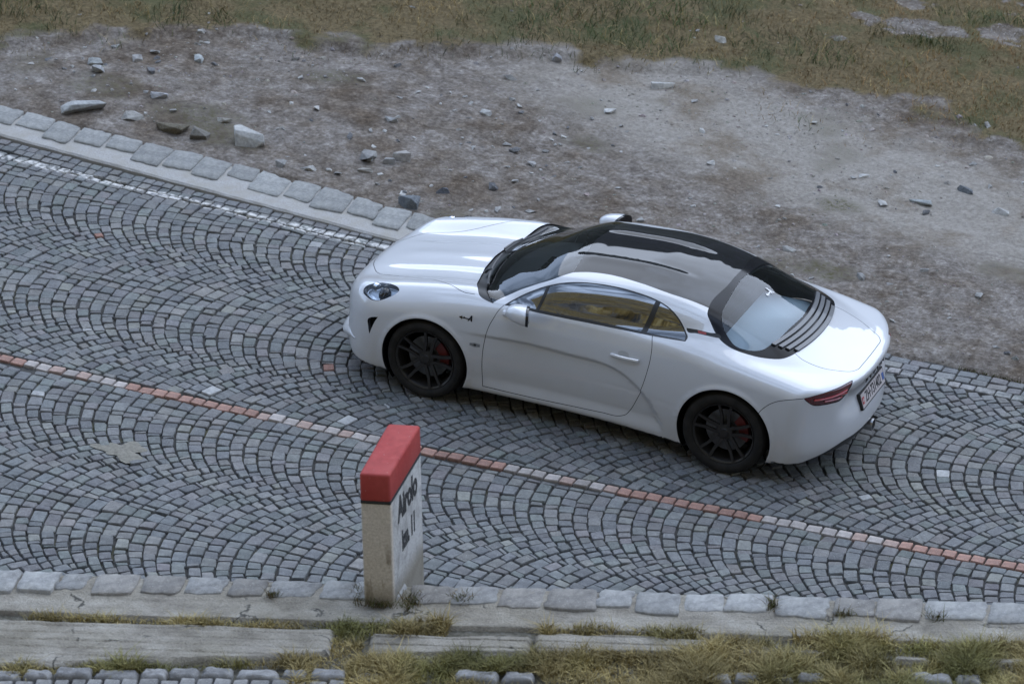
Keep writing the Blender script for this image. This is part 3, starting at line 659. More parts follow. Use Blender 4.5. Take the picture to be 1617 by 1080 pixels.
for row in range(24):
    a = 4.6+rng.uniform(0, .1)
    while a > -4:
        L = rng.uniform(.09, .13); b0_ = np.interp(a, [-3, .9, 1.8, 2.95], [.97, 1.17, 1.20, 1.30])+row*.108
        if not (a < .9 and row < 1):
            c4 = orient(np.array([[a-L+.007, b0_], [a-.007, b0_], [a-.007, b0_+.095], [a-L+.007, b0_+.095]])+rng.normal(0, .004, (4, 2)))
            gs.append(stone_geo(c4, h=.0)); ts_.append(np.array((.215, .208, .20))*rng.uniform(.75, 1.2))
        a -= L
front = [k for k in range(len(gs)) if gs[k][24][1] < 1.42 and -.2 < gs[k][24][0] < 3.1][:60]
fs = set(front)
add_stone_objects(up, 'sett', [gs[k] for k in front], [ts_[k] for k in front], M_KERB)
add_stone_mass(up, 'setts', [gs[k] for k in range(len(gs)) if k not in fs], [ts_[k] for k in range(len(gs)) if k not in fs], M_KERB)
# grass and moss in the gaps of the terrace
def clump_field(n):
    a = rng.uniform(-4, 4.2, n); b = rng.uniform(.40, 1.5, n)
    s1 = b0line(a)-.045; d1 = np.abs(b-s1-.02*fbm(a*5, a*0, 301))
    f1 = (.022+.13*np.clip(fbm(a*2.1, a*0+3, 302)+.20, 0, 1))*sm(2.6, 2.0, np.abs(a)*np.where(a > 0, 1, 0))
    k1 = (d1 < f1+.02) & (fbm(a*1.3, a*0+5, 306) > -.13)
    s2 = b1line(a)+.035; f2 = (.025+.16*np.clip(fbm(a*1.9, a*0+9, 303)+.20, 0, 1)); k2 = np.abs(b-s2-.02) < f2
    k3 = (a < -1.0) & (b > .53) & (b < 1.5) & (fbm(a*2.6, b*2.6, 304)+.16*sm(-.9, -1.6, a)+.05 > .06)
    k4 = (a > .83) & (a < 1.02) & (b > .5) & (b < .98)
    k5 = (a < 1.2) & (b > .86) & (b < 1.4) & (fbm(a*2.6, b*2.6, 305) > -.08)
    k6 = (a > .42) & (a < .60) & (b > .05) & (b < .33) & (rng.random(n) < .25)
    kk = k1 | k2 | k3 | k4 | k5
    return a[kk], b[kk]
a, b = clump_field(190000); n = len(a)
cl = np.clip(fbm(a*5, b*5, 310)*2.6+.45, 0, 1)
keep = rng.random(n) < .25+.75*cl; a, b, cl = a[keep], b[keep], cl[keep]; n = len(a)
hh = (.03+.085*cl*rng.uniform(.4, 1.2, n))*np.interp(a, [-4, -1, 1, 4], [1.2, 1.1, .85, .8])
gmix = sm(-.12, .2, fbm(a*2.2, b*2.2, 311))[:, None]
tn = np.array((.33, .26, .11))*(1-gmix)+np.array((.19, .18, .06))*gmix; tn = tn*rng.uniform(.5, 1.35, (n, 1))*(1+1.3*fbm(a*4, b*4, 312))[:, None]
gr = blades('dry_grass', np.stack([a, b, np.full(n, -.03)], 1), hh, rng.uniform(.004, .008, n), hh*.8, tn, M_GRASS); gr.matrix_world = TERR
tag(gr, 'dry yellow green grass growing in the gaps of the concrete strip along the bottom', 'grass', kind='stuff')
# grass at the foot of the milestone and in kerb joints
pa, pb = [], []
for (ca, cb, ra, rb, m_) in ((.60, .21, .05, .10, 130), (.80, .27, .10, .02, 110), (.93, .15, .03, .08, 60), (1.47, .19, .035, .02, 70), (-1.60, .12, .025, .06, 90), (-2.03, .20, .05, .015, 70), (.30, .16, .05, .05, 70), (-2.6, .2, .06, .03, 60)):
    pa.append(rng.normal(ca, ra*.6, m_)); pb.append(rng.normal(cb, rb*.6, m_))
pa, pb = np.concatenate(pa), np.concatenate(pb); n = len(pa); hh = rng.uniform(.02, .075, n)
tn = np.where(rng.random((n, 1)) < .5, np.array([[.12, .085, .035]]), np.array([[.08, .085, .025]]))*rng.uniform(.6, 1.3, (n, 1))
gr = blades('weeds', np.stack([pa, pb, np.full(n, .0)], 1), hh, rng.uniform(.004, .007, n), hh*.9, tn, M_GRASS); gr.matrix_world = TERR
tag(gr, 'small tufts of weeds at the milestone foot and in the near kerb joints', 'weeds', kind='stuff')
# moss and weeds in the joints of the road, mainly along the far edge
n = 2600; s = rng.uniform(-5, 8, n); tt = rng.uniform(-3.2, 3.5, n)
k = (fbm(s*1.6, tt*1.6, 330) > .10) & (rng.random(n) < np.where(tt < -2.2, 1.0, .22)); k |= (np.abs(tt-(yedge(s)-yc(s))) < .03) & (s < 2.4) & (rng.random(n) < .9)
s, tt = s[k], tt[k]; s2 = np.repeat(s, 9)+rng.normal(0, .012, len(s)*9); t2 = np.repeat(tt, 9)+rng.normal(0, .010, len(s)*9); n = len(s2)
s3 = rng.uniform(-5, 2.2, 2600); t3 = yedge(s3)-yc(s3)-.03+rng.normal(0, .02, 2600); kk = fbm(s3*2.5, s3*0, 331) > .0; s2 = np.concatenate([s2, s3[kk]]); t2 = np.concatenate([t2, t3[kk]]); n = len(s2)
hh = rng.uniform(.012, .035, n)
moss = blades('moss', np.stack([s2, yc(s2)+t2, np.full(n, -.02)], 1), hh, rng.uniform(.004, .008, n), hh*.5, np.where(rng.random((n, 1)) < .55, np.array([[.085, .085, .025]]), np.array([[.075, .055, .03]]))*rng.uniform(.6, 1.3, (n, 1)), M_GRASS)
tag(moss, 'moss and tiny weeds in the joints between the road setts', 'moss', kind='stuff')

# ---- kilometre stone
mil = empty('milestone'); mil.matrix_world = TERR; tag(mil, 'upright stone kilometre marker with red painted cap on the near kerb', 'milestone')
MB = np.array([(.887, .238), (.703, .250), (.598, -.432), (.800, -.444)])
def prism(name, pts, z0, z1, m, parent, bev=.012, grow=0.0, segs=2):
    bm = bmesh.new(); ce = pts.mean(0); P = ce+(pts-ce)*(1+grow)
    lo = [bm.verts.new((*p, z0)) for p in P]; hi = [bm.verts.new((*p, z1)) for p in P]
    bm.faces.new(lo); bm.faces.new(hi)
    for k in range(4): bm.faces.new((lo[k], lo[(k+1) % 4], hi[(k+1) % 4], hi[k]))
    bmesh.ops.recalc_face_normals(bm, faces=bm.faces)
    if bev: bmesh.ops.bevel(bm, geom=[e for e in bm.edges], offset=bev, segments=segs, affect='EDGES', profile=.5)
    return bobj(name, bm, m, parent, angle=50)
M_MIL = mat('whitewashed_stone', (.4, .38, .34), .9, spec=.25); t = NT(M_MIL); co = t.coord('Object'); X_ = xyz(t, co)
n1 = t.noise(9, 5, .65, co); n2 = t.noise(70, 4, .6, co); n3 = t.noise(3.5, 3, .5, co)
c = t.ramp(n2, [(.3, (.33, .325, .315)), (.6, (.47, .462, .45)), (.8, (.56, .55, .54))])
mp = t.n('ShaderNodeMapping'); mp.inputs['Scale'].default_value = (1, 1, .22); t.l(co, mp.inputs[0]); st = t.noise(14, 4, .6, mp.outputs[0])
c = t.mix(t.ramp(n1, [(.46, (0, 0, 0)), (.60, (.7, .7, .7))]), c, (.25, .245, .235))
warm = t.ramp(t.math('ADD', X_[1], 0), [(.20, (0, 0, 0)), (.238, (1, 1, 1))])
c = t.mix(t.math('MULTIPLY', warm, .8), c, t.ramp(n2, [(.3, (.42, .36, .29)), (.7, (.62, .545, .455))]))     # warm bounce light from the hill put into the narrow side's colour
c = t.mix(t.math('MULTIPLY', t.math('MULTIPLY', warm, t.ramp(st, [(.55, (0, 0, 0)), (.66, (1, 1, 1))])), t.ramp(X_[2], [(.28, (.8, .8, .8)), (.45, (0, 0, 0))])), c, (.15, .115, .075))
c = t.mix(t.ramp(t.math('ADD', X_[2], t.math('MULTIPLY', n1, .12)), [(.08, (.75, .75, .75)), (.22, (0, 0, 0))]), c, (.17, .145, .10))
t.base(c); t.bump(t.math('ADD', n2, n1), .5, .006)
m_old = lambda t: t.b.inputs['Base Color'].links[0].from_socket
M_RED = mat('faded_red_paint', (.36, .045, .045), .62, spec=.35); t = NT(M_RED); co = t.coord('Object'); n1 = t.noise(24, 5, .6, co); n2 = t.noise(5, 3, .5, co)
t.base(t.mix(t.ramp(n2, [(.35, (0, 0, 0)), (.7, (.5, .5, .5))]), t.ramp(n1, [(.3, (.28, .028, .026)), (.6, (.36, .040, .036)), (.8, (.40, .070, .060))]), (.40, .075, .065))); t.base(t.mix(t.ramp(t.noise(38, 5, .7, co), [(.66, (0, 0, 0)), (.70, (.7, .7, .7))]), m_old(t), (.40, .36, .33))); t.bump(n1, .25, .004)
M_BLACK = mat('black_paint', (.02, .02, .022), .7)
prism('shaft', MB, -1.45, .70, M_MIL, mil, .010)
prism('painted_band', MB, .692, .716, M_BLACK, mil, .004, .008)
prism('cap', MB, .708, .898, M_RED, mil, .018, .018, 3)
u_ = MB[2]-MB[1]; Wd = np.linalg.norm(u_); u_ = u_/Wd; nrm = np.array([u_[1]*-1, u_[0]]); 
if nrm@((MB[1]+MB[2])/2-MB.mean(0)) < 0: nrm = -nrm
def face_mtx(frac, h, sx, off=.0015):
    p = MB[1]+u_*Wd*frac+nrm*off
    return Matrix(((u_[0]*sx, 0, nrm[0], p[0]), (u_[1]*sx, 0, nrm[1], p[1]), (0, 1, 0, h), (0, 0, 0, 1)))
M_INK = mat('black_lettering', (.03, .03, .034), .8); t = NT(M_INK); t.base(t.mix(t.ramp(t.noise(60, 4, .65, t.coord('Object')), [(.56, (0, 0, 0)), (.68, (.55, .55, .55))]), (.02, .02, .022), (.42, .41, .39)))

text_mesh('lettering', 'Airolo', .225, M_INK, mil, face_mtx(.53, .565, .74), extrude=.001, bold=.009)
text_mesh('lettering', 'km. 11', .185, M_INK, mil, face_mtx(.54, .325, .60), extrude=.001, bold=.008)

# ================================================================== CAR BODY as one smooth implicit shape
def spl(xs,ys,n=8001):
    xs=np.array(xs,float); ys=np.array(ys,float); o=np.argsort(xs); xs=xs[o]; ys=ys[o]
    N=len(xs); h=np.diff(xs); A=np.zeros((N,N)); b=np.zeros(N); A[0,0]=A[-1,-1]=1
    for i in range(1,N-1):
        A[i,i-1]=h[i-1]; A[i,i]=2*(h[i-1]+h[i]); A[i,i+1]=h[i]
        b[i]=3*((ys[i+1]-ys[i])/h[i]-(ys[i]-ys[i-1])/h[i-1])
    c=np.linalg.solve(A,b); d=(c[1:]-c[:-1])/(3*h); bb=(ys[1:]-ys[:-1])/h-h*(2*c[:-1]+c[1:])/3
    X=np.linspace(xs[0],xs[-1],n); i=np.clip(np.searchsorted(xs,X)-1,0,N-2); t=X-xs[i]
    Y=ys[i]+bb[i]*t+c[i]*t*t+d[i]*t**3
    return lambda q: np.interp(q,X,Y)
def smax(a,b,k):
    h=np.maximum(k-np.abs(a-b),0)/k
    return np.maximum(a,b)+h*h*k*.25
def smin(a,b,k): return -smax(-a,-b,k)
def sst(a,b,x):
    t=np.clip((x-a)/(b-a),0,1); return t*t*(3-2*t)
WP=spl([2.2,1.9,1.6,1.2,.8,.3,-.2,-.7,-1.2,-1.6,-1.9,-2.2],[.845,.868,.885,.892,.875,.852,.850,.872,.901,.893,.872,.84])
AZ=spl([.0,.15,.3,.5,.6,.7,.78,.86,.94,1.05,1.3],[.04,.025,.01,.0,.004,.015,.032,.058,.10,.20,.5])
ZC=spl([2.3,2.08,1.95,1.8,1.6,1.3,1.0,.85,.5,0,-.5,-.9,-1.2,-1.4,-1.55,-1.8,-1.97,-2.1,-2.3],
       [.49,.635,.688,.722,.757,.817,.864,.882,.93,.955,.955,.945,.922,.895,.872,.828,.80,.787,.765])
ZG=spl([1.3,1.1,.93,.75,.6,.45,.3,.15,0,-.15,-.3,-.45,-.6,-.75,-.9,-1.1,-1.3,-1.5,-1.65,-1.9,-2.2],
       [.64,.80,.912,1.004,1.072,1.146,1.190,1.215,1.229,1.240,1.248,1.246,1.234,1.212,1.180,1.120,1.045,.955,.875,.73,.55])
BG=spl([1.2,.9,.75,.5,.2,0,-.3,-.6,-.85,-1.1,-1.35,-1.55,-1.8,-2.1],[.62,.70,.738,.765,.776,.778,.771,.754,.728,.70,.635,.56,.44,.3])
CRX=np.array([1.05,.9,.7,.4,.0,-.22,-.37,-.5,-.61,-.69,-.73,-.76]); CRZ=np.array([.66,.648,.65,.66,.652,.648,.612,.54,.436,.322,.22,.1])
crz=spl(CRX,CRZ)
def crease_d(x,z):
    # signed distance-ish to crease polyline; positive = inside hollow (below / ahead)
    P=np.stack([x,z],-1); best=np.full(x.shape,9.); sg=np.zeros(x.shape)
    XX=np.linspace(CRX[-1],CRX[0],120); ZZ=crz(XX)
    for i in range(len(XX)-1):
        ax,az,bx,bz=XX[i],ZZ[i],XX[i+1],ZZ[i+1]
        dx,dz=bx-ax,bz-az; L=dx*dx+dz*dz
        t=np.clip(((x-ax)*dx+(z-az)*dz)/L,0,1)
        ex,ez=x-ax-t*dx,z-az-t*dz; d=np.hypot(ex,ez); s=(dz*ex-dx*ez)
        m=d<best; best=np.where(m,d,best); sg=np.where(m,np.sign(s),sg)
    return best*sg
WHX=(1.21,-1.21); ARCH=((1.205,.318,.352),(-1.215,.325,.368))
def f(x,y,z,hollow=True):
    y=np.abs(y)
    # ---- lower body
    wp=WP(x)
    zz=z-.03*sst(.3,-1.0,x)
    side=y-(wp-AZ(zz))
    if hollow:
        m=(x<1.2)&(x>-.95)&(z<.75)&(y>.5)
        if np.any(m):
            cd=crease_d(x[m],z[m]); s=np.zeros(x.shape)
            dep=.030*sst(-.004,.035,cd)*sst(1.02,.35,x[m])*sst(.18,.30,z[m])
            s[m]=dep; side=side+s
    for (cx,cz,R) in ARCH:
        d=np.hypot(x-cx,z-cz); side=side-.010*np.exp(-((d-R-.005)/.022)**2)*(z>cz-.25)*(y>.6)
    zc=ZC(x)
    fen=sst(2.12,1.82,x)*(1-.25*sst(1.5,1.9,x))*sst(.45,1.0,x)
    top=z-(zc-.035*y*y-.10*np.maximum(y-.2,0)**2*sst(.6,1.2,x)*0
        +fen*(.060*np.exp(-((y-.67)/.17)**2)-.006*np.exp(-((y-.42)/.12)**2))
        +.008*np.exp(-(y/.09)**2)*sst(1.9,1.6,x)*sst(.7,.9,x)
        +.010*(sst(.30,.22,y))*sst(1.95,1.5,x)*sst(.7,.9,x)
        -.0*sst(-1.2,-1.9,x)*(y/.6)**2)
    L=smax(side,top,.07+.07*sst(.5,1.0,x)+.06*sst(-.6,-1.2,x))
    xf=2.078-.245*(y/.8)**3.0 -.08*np.maximum(z-.56,0) - .9*np.maximum(.30-z,0)**2 +.0
    L=smax(L,(x-xf)*.9,.12)
    xr=2.085-.26*(y/.8)**2.6-.055*np.exp(-((z-.60)/.10)**2)*sst(.62,.40,y)-.9*np.maximum(.36-z,0)**2-.03*sst(.30,.1,z)+.02*np.exp(-((z-.78)/.05)**2)
    L=smax(L,(-x-xr)*.95,.07)
    zb=.150-.01*sst(1.4,1.7,x)-.02*sst(-.3,-.8,x)+.04*sst(-1.2,-1.6,x)+.03*sst(-1.7,-2.05,x)
    L=smax(L,zb-z,.04)
    # ---- greenhouse
    xs=x+.32*y*y*sst(-.1,.5,x)-.10*y*y*sst(-.7,-1.2,x)
    crown=(.20-.09*sst(.1,.6,x))*y*y
    rr=-.010*sst(.26,.20,y)*sst(.30,.10,x)*sst(-.75,-.45,x)+.006*np.exp(-((y-.27)/.06)**2)*sst(.30,.10,x)*sst(-.75,-.45,x)
    gt=(z-(ZG(xs)-crown+rr))*.92
    dz=np.maximum(z-.875,0)
    gs=(y-(BG(x)-.475*dz))*.92
    G=smax(gt,gs,.10)
    G=smax(G,(.80-z)*.9,.06)
    k=.035+.09*sst(-.5,-1.0,x)
    return smin(L,G,k)
def grad(P,e=.003):
    g=np.empty_like(P)
    for i in range(3):
        d=np.zeros(3); d[i]=e
        A=P+d; B=P-d; g[:,i]=f(A[:,0],A[:,1],A[:,2])-f(B[:,0],B[:,1],B[:,2])
    return g/np.linalg.norm(g,axis=1,keepdims=True)

_gx = np.linspace(-1.2, 1.4, 521); _gz = np.linspace(-.1, 1.0, 221); _GX, _GZ = np.meshgrid(_gx, _gz, indexing='ij'); _CD = crease_d(_GX, _GZ)
def crease_d(x, z):
    u = np.clip((x+1.2)/.005, 0, 518.999); v = np.clip((z+.1)/.005, 0, 218.999); i = u.astype(int); j = v.astype(int); u = u-i; v = v-j
    return (_CD[i, j]*(1-u)+_CD[i+1, j]*u)*(1-v)+(_CD[i, j+1]*(1-u)+_CD[i+1, j+1]*u)*v
# panel outlines on the body surface (car coordinates, metres)
OUT = {
    'cowl': [(0.713, 0.777, 0.878), (0.787, 0.762, 0.884), (0.839, 0.741, 0.894), (0.886, 0.677, 0.914), (0.985, 0.429, 0.862), (1.023, 0.235, 0.868), (1.035, 0.039, 0.876), (1.039, -0.178, 0.868), (1.030, -0.395, 0.853)],
    'glassfront': [(0.716, 0.771, 0.882), (0.790, 0.701, 0.911), (0.869, 0.529, 0.894), (0.931, 0.303, 0.886), (0.946, 0.091, 0.903), (0.947, -0.160, 0.897), (0.949, -0.392, 0.868)],
    'glasstop': [(0.194, 0.513, 1.152), (0.197, 0.420, 1.170), (0.204, 0.295, 1.191), (0.221, 0.092, 1.200), (0.231, -0.074, 1.199)],
    'pillar': [(0.716, 0.771, 0.882), (0.643, 0.693, 0.923), (0.568, 0.657, 0.968), (0.448, 0.622, 1.033), (0.319, 0.597, 1.099), (0.252, 0.555, 1.131), (0.194, 0.513, 1.152)],
    'rail': [(0.194, 0.513, 1.152), (0.077, 0.490, 1.173), (-0.072, 0.482, 1.188), (-0.364, 0.516, 1.195), (-0.599, 0.532, 1.175), (-0.747, 0.522, 1.156), (-0.892, 0.514, 1.126)],
    'hatch': [(-0.910, -0.422, 1.140), (-0.906, -0.158, 1.173), (-0.910, 0.155, 1.172), (-0.892, 0.514, 1.126), (-0.904, 0.567, 1.100), (-0.947, 0.606, 1.060), (-1.008, 0.649, 1.005), (-1.072, 0.679, 0.966), (-1.139, 0.693, 0.943), (-1.277, 0.684, 0.916), (-1.411, 0.642, 0.898), (-1.515, 0.571, 0.891), (-1.557, 0.496, 0.894), (-1.586, 0.355, 0.903), (-1.610, 0.154, 0.910), (-1.612, 0.002, 0.913)],
    'hglass': [(-0.945, -0.138, 1.164), (-0.964, 0.095, 1.161), (-0.981, 0.378, 1.127), (-0.991, 0.480, 1.105), (-1.019, 0.561, 1.069), (-1.090, 0.628, 1.001), (-1.178, 0.666, 0.951), (-1.255, 0.657, 0.935), (-1.357, 0.595, 0.934), (-1.395, 0.513, 0.950), (-1.444, 0.196, 0.976), (-1.471, -0.145, 0.968)],
    'trunk': [(-1.572, 0.455, 0.896), (-1.625, 0.472, 0.875), (-1.700, 0.469, 0.851), (-1.793, 0.445, 0.827), (-1.897, 0.385, 0.806), (-1.973, 0.329, 0.796), (-2.003, 0.271, 0.794), (-2.010, 0.174, 0.794), (-2.013, 0.031, 0.795), (-2.014, -0.115, 0.795)],
    'win': [(0.626, 0.775, 0.885), (0.570, 0.719, 0.925), (0.496, 0.682, 0.975), (0.384, 0.653, 1.040), (0.291, 0.636, 1.082), (0.213, 0.620, 1.108), (0.118, 0.606, 1.130), (0.030, 0.599, 1.144), (-0.094, 0.592, 1.155), (-0.220, 0.593, 1.161), (-0.349, 0.598, 1.158), (-0.479, 0.605, 1.146), (-0.575, 0.615, 1.127), (-0.654, 0.633, 1.097), (-0.728, 0.657, 1.047), (-0.783, 0.684, 0.990), (-0.821, 0.727, 0.950), (-0.815, 0.754, 0.934), (-0.708, 0.761, 0.929), (-0.560, 0.766, 0.922), (-0.311, 0.770, 0.913), (-0.060, 0.774, 0.905), (0.193, 0.778, 0.896), (0.361, 0.780, 0.892), (0.502, 0.775, 0.892)],
    'door': [(0.626, 0.775, 0.885), (0.652, 0.806, 0.852), (0.678, 0.833, 0.794), (0.707, 0.851, 0.720), (0.724, 0.862, 0.646), (0.739, 0.860, 0.535), (0.742, 0.858, 0.400), (0.729, 0.850, 0.212), (0.535, 0.839, 0.208), (0.279, 0.828, 0.208), (0.024, 0.823, 0.216), (-0.232, 0.823, 0.226), (-0.385, 0.824, 0.238), (-0.423, 0.820, 0.257), (-0.449, 0.816, 0.293), (-0.500, 0.827, 0.402), (-0.544, 0.863, 0.530), (-0.572, 0.858, 0.656), (-0.586, 0.840, 0.773), (-0.579, 0.810, 0.873), (-0.560, 0.766, 0.922)],
    'hl': [(1.787, 0.769, 0.716), (1.784, 0.742, 0.738), (1.762, 0.723, 0.754), (1.733, 0.706, 0.765), (1.697, 0.694, 0.775), (1.649, 0.695, 0.785), (1.596, 0.706, 0.796), (1.544, 0.728, 0.802), (1.506, 0.752, 0.800), (1.493, 0.768, 0.794), (1.506, 0.794, 0.774), (1.552, 0.819, 0.744), (1.596, 0.834, 0.719), (1.645, 0.840, 0.701), (1.698, 0.830, 0.697), (1.740, 0.809, 0.702)],
    'tail': [(-1.782, 0.833, 0.749), (-1.842, 0.782, 0.762), (-1.908, 0.695, 0.771), (-1.967, 0.581, 0.776), (-2.019, 0.431, 0.780), (-2.022, 0.472, 0.742), (-1.999, 0.474, 0.684), (-1.980, 0.540, 0.660), (-1.946, 0.629, 0.663), (-1.898, 0.705, 0.669), (-1.843, 0.779, 0.686), (-1.813, 0.812, 0.716)],
    'vent': [(1.693, 0.870, 0.546), (1.676, 0.874, 0.563), (1.643, 0.879, 0.579), (1.605, 0.882, 0.589), (1.629, 0.882, 0.546), (1.649, 0.881, 0.498), (1.675, 0.875, 0.424), (1.687, 0.873, 0.485)],
    'strip': [(-0.788, 0.674, 1.005), (-0.865, 0.666, 1.007), (-0.962, 0.659, 1.003), (-1.048, 0.648, 0.996), (-1.060, 0.664, 0.980), (-0.971, 0.677, 0.984), (-0.873, 0.683, 0.986), (-0.802, 0.687, 0.985)],
    'flag': [(-0.876, 0.668, 1.004), (-0.939, 0.664, 1.002), (-0.947, 0.676, 0.988), (-0.884, 0.680, 0.989)],
    'bumpline': [(-1.467, 0.900, 0.562), (-1.485, 0.904, 0.600), (-1.512, 0.893, 0.633), (-1.551, 0.888, 0.670), (-1.604, 0.882, 0.702), (-1.681, 0.871, 0.729), (-1.782, 0.833, 0.749)],
    'divA': [(0.332, 0.647, 1.064), (0.335, 0.681, 1.030), (0.363, 0.777, 0.895)],
    'divB': [(-0.532, 0.610, 1.137), (-0.516, 0.679, 1.046), (-0.481, 0.768, 0.918)],
}
HOOD = [(1.985, 0.000, 0.630), (1.975, 0.100, 0.640), (1.948, 0.200, 0.646), (1.905, 0.300, 0.660), (1.855, 0.385, 0.680), (1.800, 0.435, 0.690), (1.700, 0.452, 0.718), (1.536, 0.480, 0.760), (1.310, 0.575, 0.835), (1.107, 0.675, 0.886), (0.957, 0.735, 0.887), (0.885, 0.735, 0.895)]
# ================================================================== THE CAR
def wpaint():
    m = mat('white_pearl_paint', (.80, .80, .80), .38, spec=.5, coat=1.0, coat_rough=.025); t = NT(m); co = t.coord('Object'); X_ = xyz(t, co)
    n = t.noise(7, 5, .6, co)
    dirt = t.math('MULTIPLY', t.ramp(t.math('ADD', X_[2], t.math('MULTIPLY', t.math('SUBTRACT', n, .5), .25)), [(.10, (.8, .8, .8)), (.44, (0, 0, 0))]), .62)
    t.base(t.mix(dirt, (.575, .58, .60), (.42, .385, .33)))
    t.l(t.math('MULTIPLY_ADD', dirt, .5, .36), m.node_tree.nodes['Principled BSDF'].inputs['Roughness'])
    t.l(t.math('SUBTRACT', 1.0, t.math('MULTIPLY', dirt, 1.2)), m.node_tree.nodes['Principled BSDF'].inputs['Coat Weight'])
    return m
P_WHITE = wpaint()
P_BLACK = mat('gloss_black', (.012, .012, .014), .035, spec=.5)
P_WHITE.node_tree.nodes['Principled BSDF'].inputs['Coat IOR'].default_value = 1.75
P_TRIM = mat('satin_black_trim', (.018, .018, .019), .42)
P_GAP = mat('shut_gap', (.006, .006, .006), .95, spec=.05)
P_IN = mat('dark_interior', (.022, .022, .024), .8)
P_DASH = mat('dashboard', (.075, .078, .085), .6)
P_WIPE = mat('wiper_rubber', (.055, .055, .058), .4)
P_RUB = mat('tyre_rubber', (.016, .015, .014), .82, spec=.3); t = NT(P_RUB); n = t.noise(9, 4, .6, t.coord('Object')); t.base(t.ramp(n, [(.35, (.011, .0105, .010)), (.7, (.028, .025, .022))]))
P_RIM = mat('dark_rim', (.018, .016, .0145), .38, metal=.0, spec=.5)
P_DISC = mat('brake_disc', (.16, .16, .16), .45, metal=.9)
P_RED = mat('red_caliper', (.11, .012, .010), .5)
P_CHROME = mat('bright_reflector', (.62, .64, .68), .16, metal=1.0)
P_STEEL = mat('exhaust_steel', (.42, .42, .43), .28, metal=1.0)
P_TAIL = mat('tail_lens', (.085, .006, .008), .12, spec=.5, coat=1.0)
P_TAILB = mat('tail_bar', (.34, .035, .035), .25, coat=.8)
P_PLATE = mat('plate_white', (.50, .455, .45), .45)
P_INK = mat('plate_ink', (.015, .014, .016), .5)
P_SWISS = mat('plate_red', (.42, .03, .03), .45)
P_BADGE = mat('badge_metal', (.45, .45, .46), .3, metal=.8)
def glass(name, tint, ior=1.5, boost=1.0):
    m = bpy.data.materials.new(name); m.use_nodes = True; tr = m.node_tree; tr.nodes.clear()
    o = tr.nodes.new('ShaderNodeOutputMaterial'); mx = tr.nodes.new('ShaderNodeMixShader'); a = tr.nodes.new('ShaderNodeBsdfTransparent'); b = tr.nodes.new('ShaderNodeBsdfGlossy'); f = tr.nodes.new('ShaderNodeFresnel')
    a.inputs['Color'].default_value = (*tint, 1); b.inputs['Roughness'].default_value = .01; b.inputs['Color'].default_value = (.97, .98, 1, 1); f.inputs['IOR'].default_value = ior
    tr.links.new(f.outputs[0], mx.inputs[0]); tr.links.new(a.outputs[0], mx.inputs[1]); tr.links.new(b.outputs[0], mx.inputs[2]); tr.links.new(mx.outputs[0], o.inputs[0]); return m
G_WIND = glass('windscreen_glass', (.50, .54, .54), 1.62)
G_SIDE = glass('tinted_side_glass', (.10, .105, .105), 2.9)
G_REAR = glass('rear_glass', (.84, .90, .93), 1.5)
G_LAMP = glass('lamp_glass', (.92, .94, .95), 1.5)

def f1(P): return f(P[:, 0], P[:, 1], P[:, 2])
CEN = np.array([0., 0., .55]); SCL = np.array([2.0, .85, .5])
def to_uv(P):
    d = (P-CEN)/SCL; d = d/np.linalg.norm(d, axis=1, keepdims=True); ph = np.arccos(np.clip(d[:, 1], -1, 1)); h = np.hypot(d[:, 0], d[:, 2])+1e-12
    return np.stack([ph*d[:, 0]/h, ph*d[:, 2]/h], 1)
def from_uv(uv):
    ph = np.minimum(np.hypot(uv[:, 0], uv[:, 1]), math.pi/2); h = np.hypot(uv[:, 0], uv[:, 1])+1e-12
    d = np.stack([np.sin(ph)*uv[:, 0]/h, np.cos(ph), np.sin(ph)*uv[:, 1]/h], 1)
    d[ph > math.pi/2-1e-5, 1] = 0
    d = d*SCL; lo = np.full(len(d), .25); hi = np.full(len(d), 2.2)
    for _ in range(24):
        m = (lo+hi)/2; ins = f1(CEN+d*m[:, None]) < 0; lo = np.where(ins, m, lo); hi = np.where(ins, hi, m)
    return CEN+d*((lo+hi)/2)[:, None]
def snap(P, it=6):
    P = P.copy()
    for _ in range(it):
        e = .003; g = np.empty_like(P); v = f1(P)
        for k in range(3):
            D = np.zeros(3); D[k] = e; g[:, k] = (f1(P+D)-f1(P-D))/(2*e)
        P = P-g*(v/np.maximum((g*g).sum(1), .2))[:, None]
    return P
def resample(pts, step=.012, closed=False):
    P = np.array(pts, float)
    if closed: P = np.concatenate([P, P[:1]])
    n = len(P); out = []
    for k in range(n-1):
        p0 = P[k-1] if k > 0 else (P[-2] if closed else 2*P[0]-P[1]); p1, p2 = P[k], P[k+1]; p3 = P[k+2] if k+2 < n else (P[1] if closed else 2*P[-1]-P[-2])
        # corners stay sharp where the path turns hard
        L = np.linalg.norm(p2-p1); m = max(int(L/step), 1)
        def tang(a, b, c):
            u, v = b-a, c-b; lu, lv = np.linalg.norm(u)+1e-9, np.linalg.norm(v)+1e-9
            if (u@v)/(lu*lv) < .35: return None
            w = (u/lu*lv+v/lv*lu)/(lu+lv); return w/max(np.linalg.norm(w), 1e-9)
        t1 = tang(p0, p1, p2); t2 = tang(p1, p2, p3)
        d = (p2-p1)/max(L, 1e-9); t1 = d if t1 is None else t1; t2 = d if t2 is None else t2
        for s in np.arange(m)/m:
            h0, h1, h2, h3 = 2*s**3-3*s**2+1, s**3-2*s**2+s, -2*s**3+3*s**2, s**3-s**2
            out.append(h0*p1+h1*L*t1+h2*p2+h3*L*t2)
    if not closed: out.append(P[-1])
    return np.array(out)
def grd(P): return grad(P)
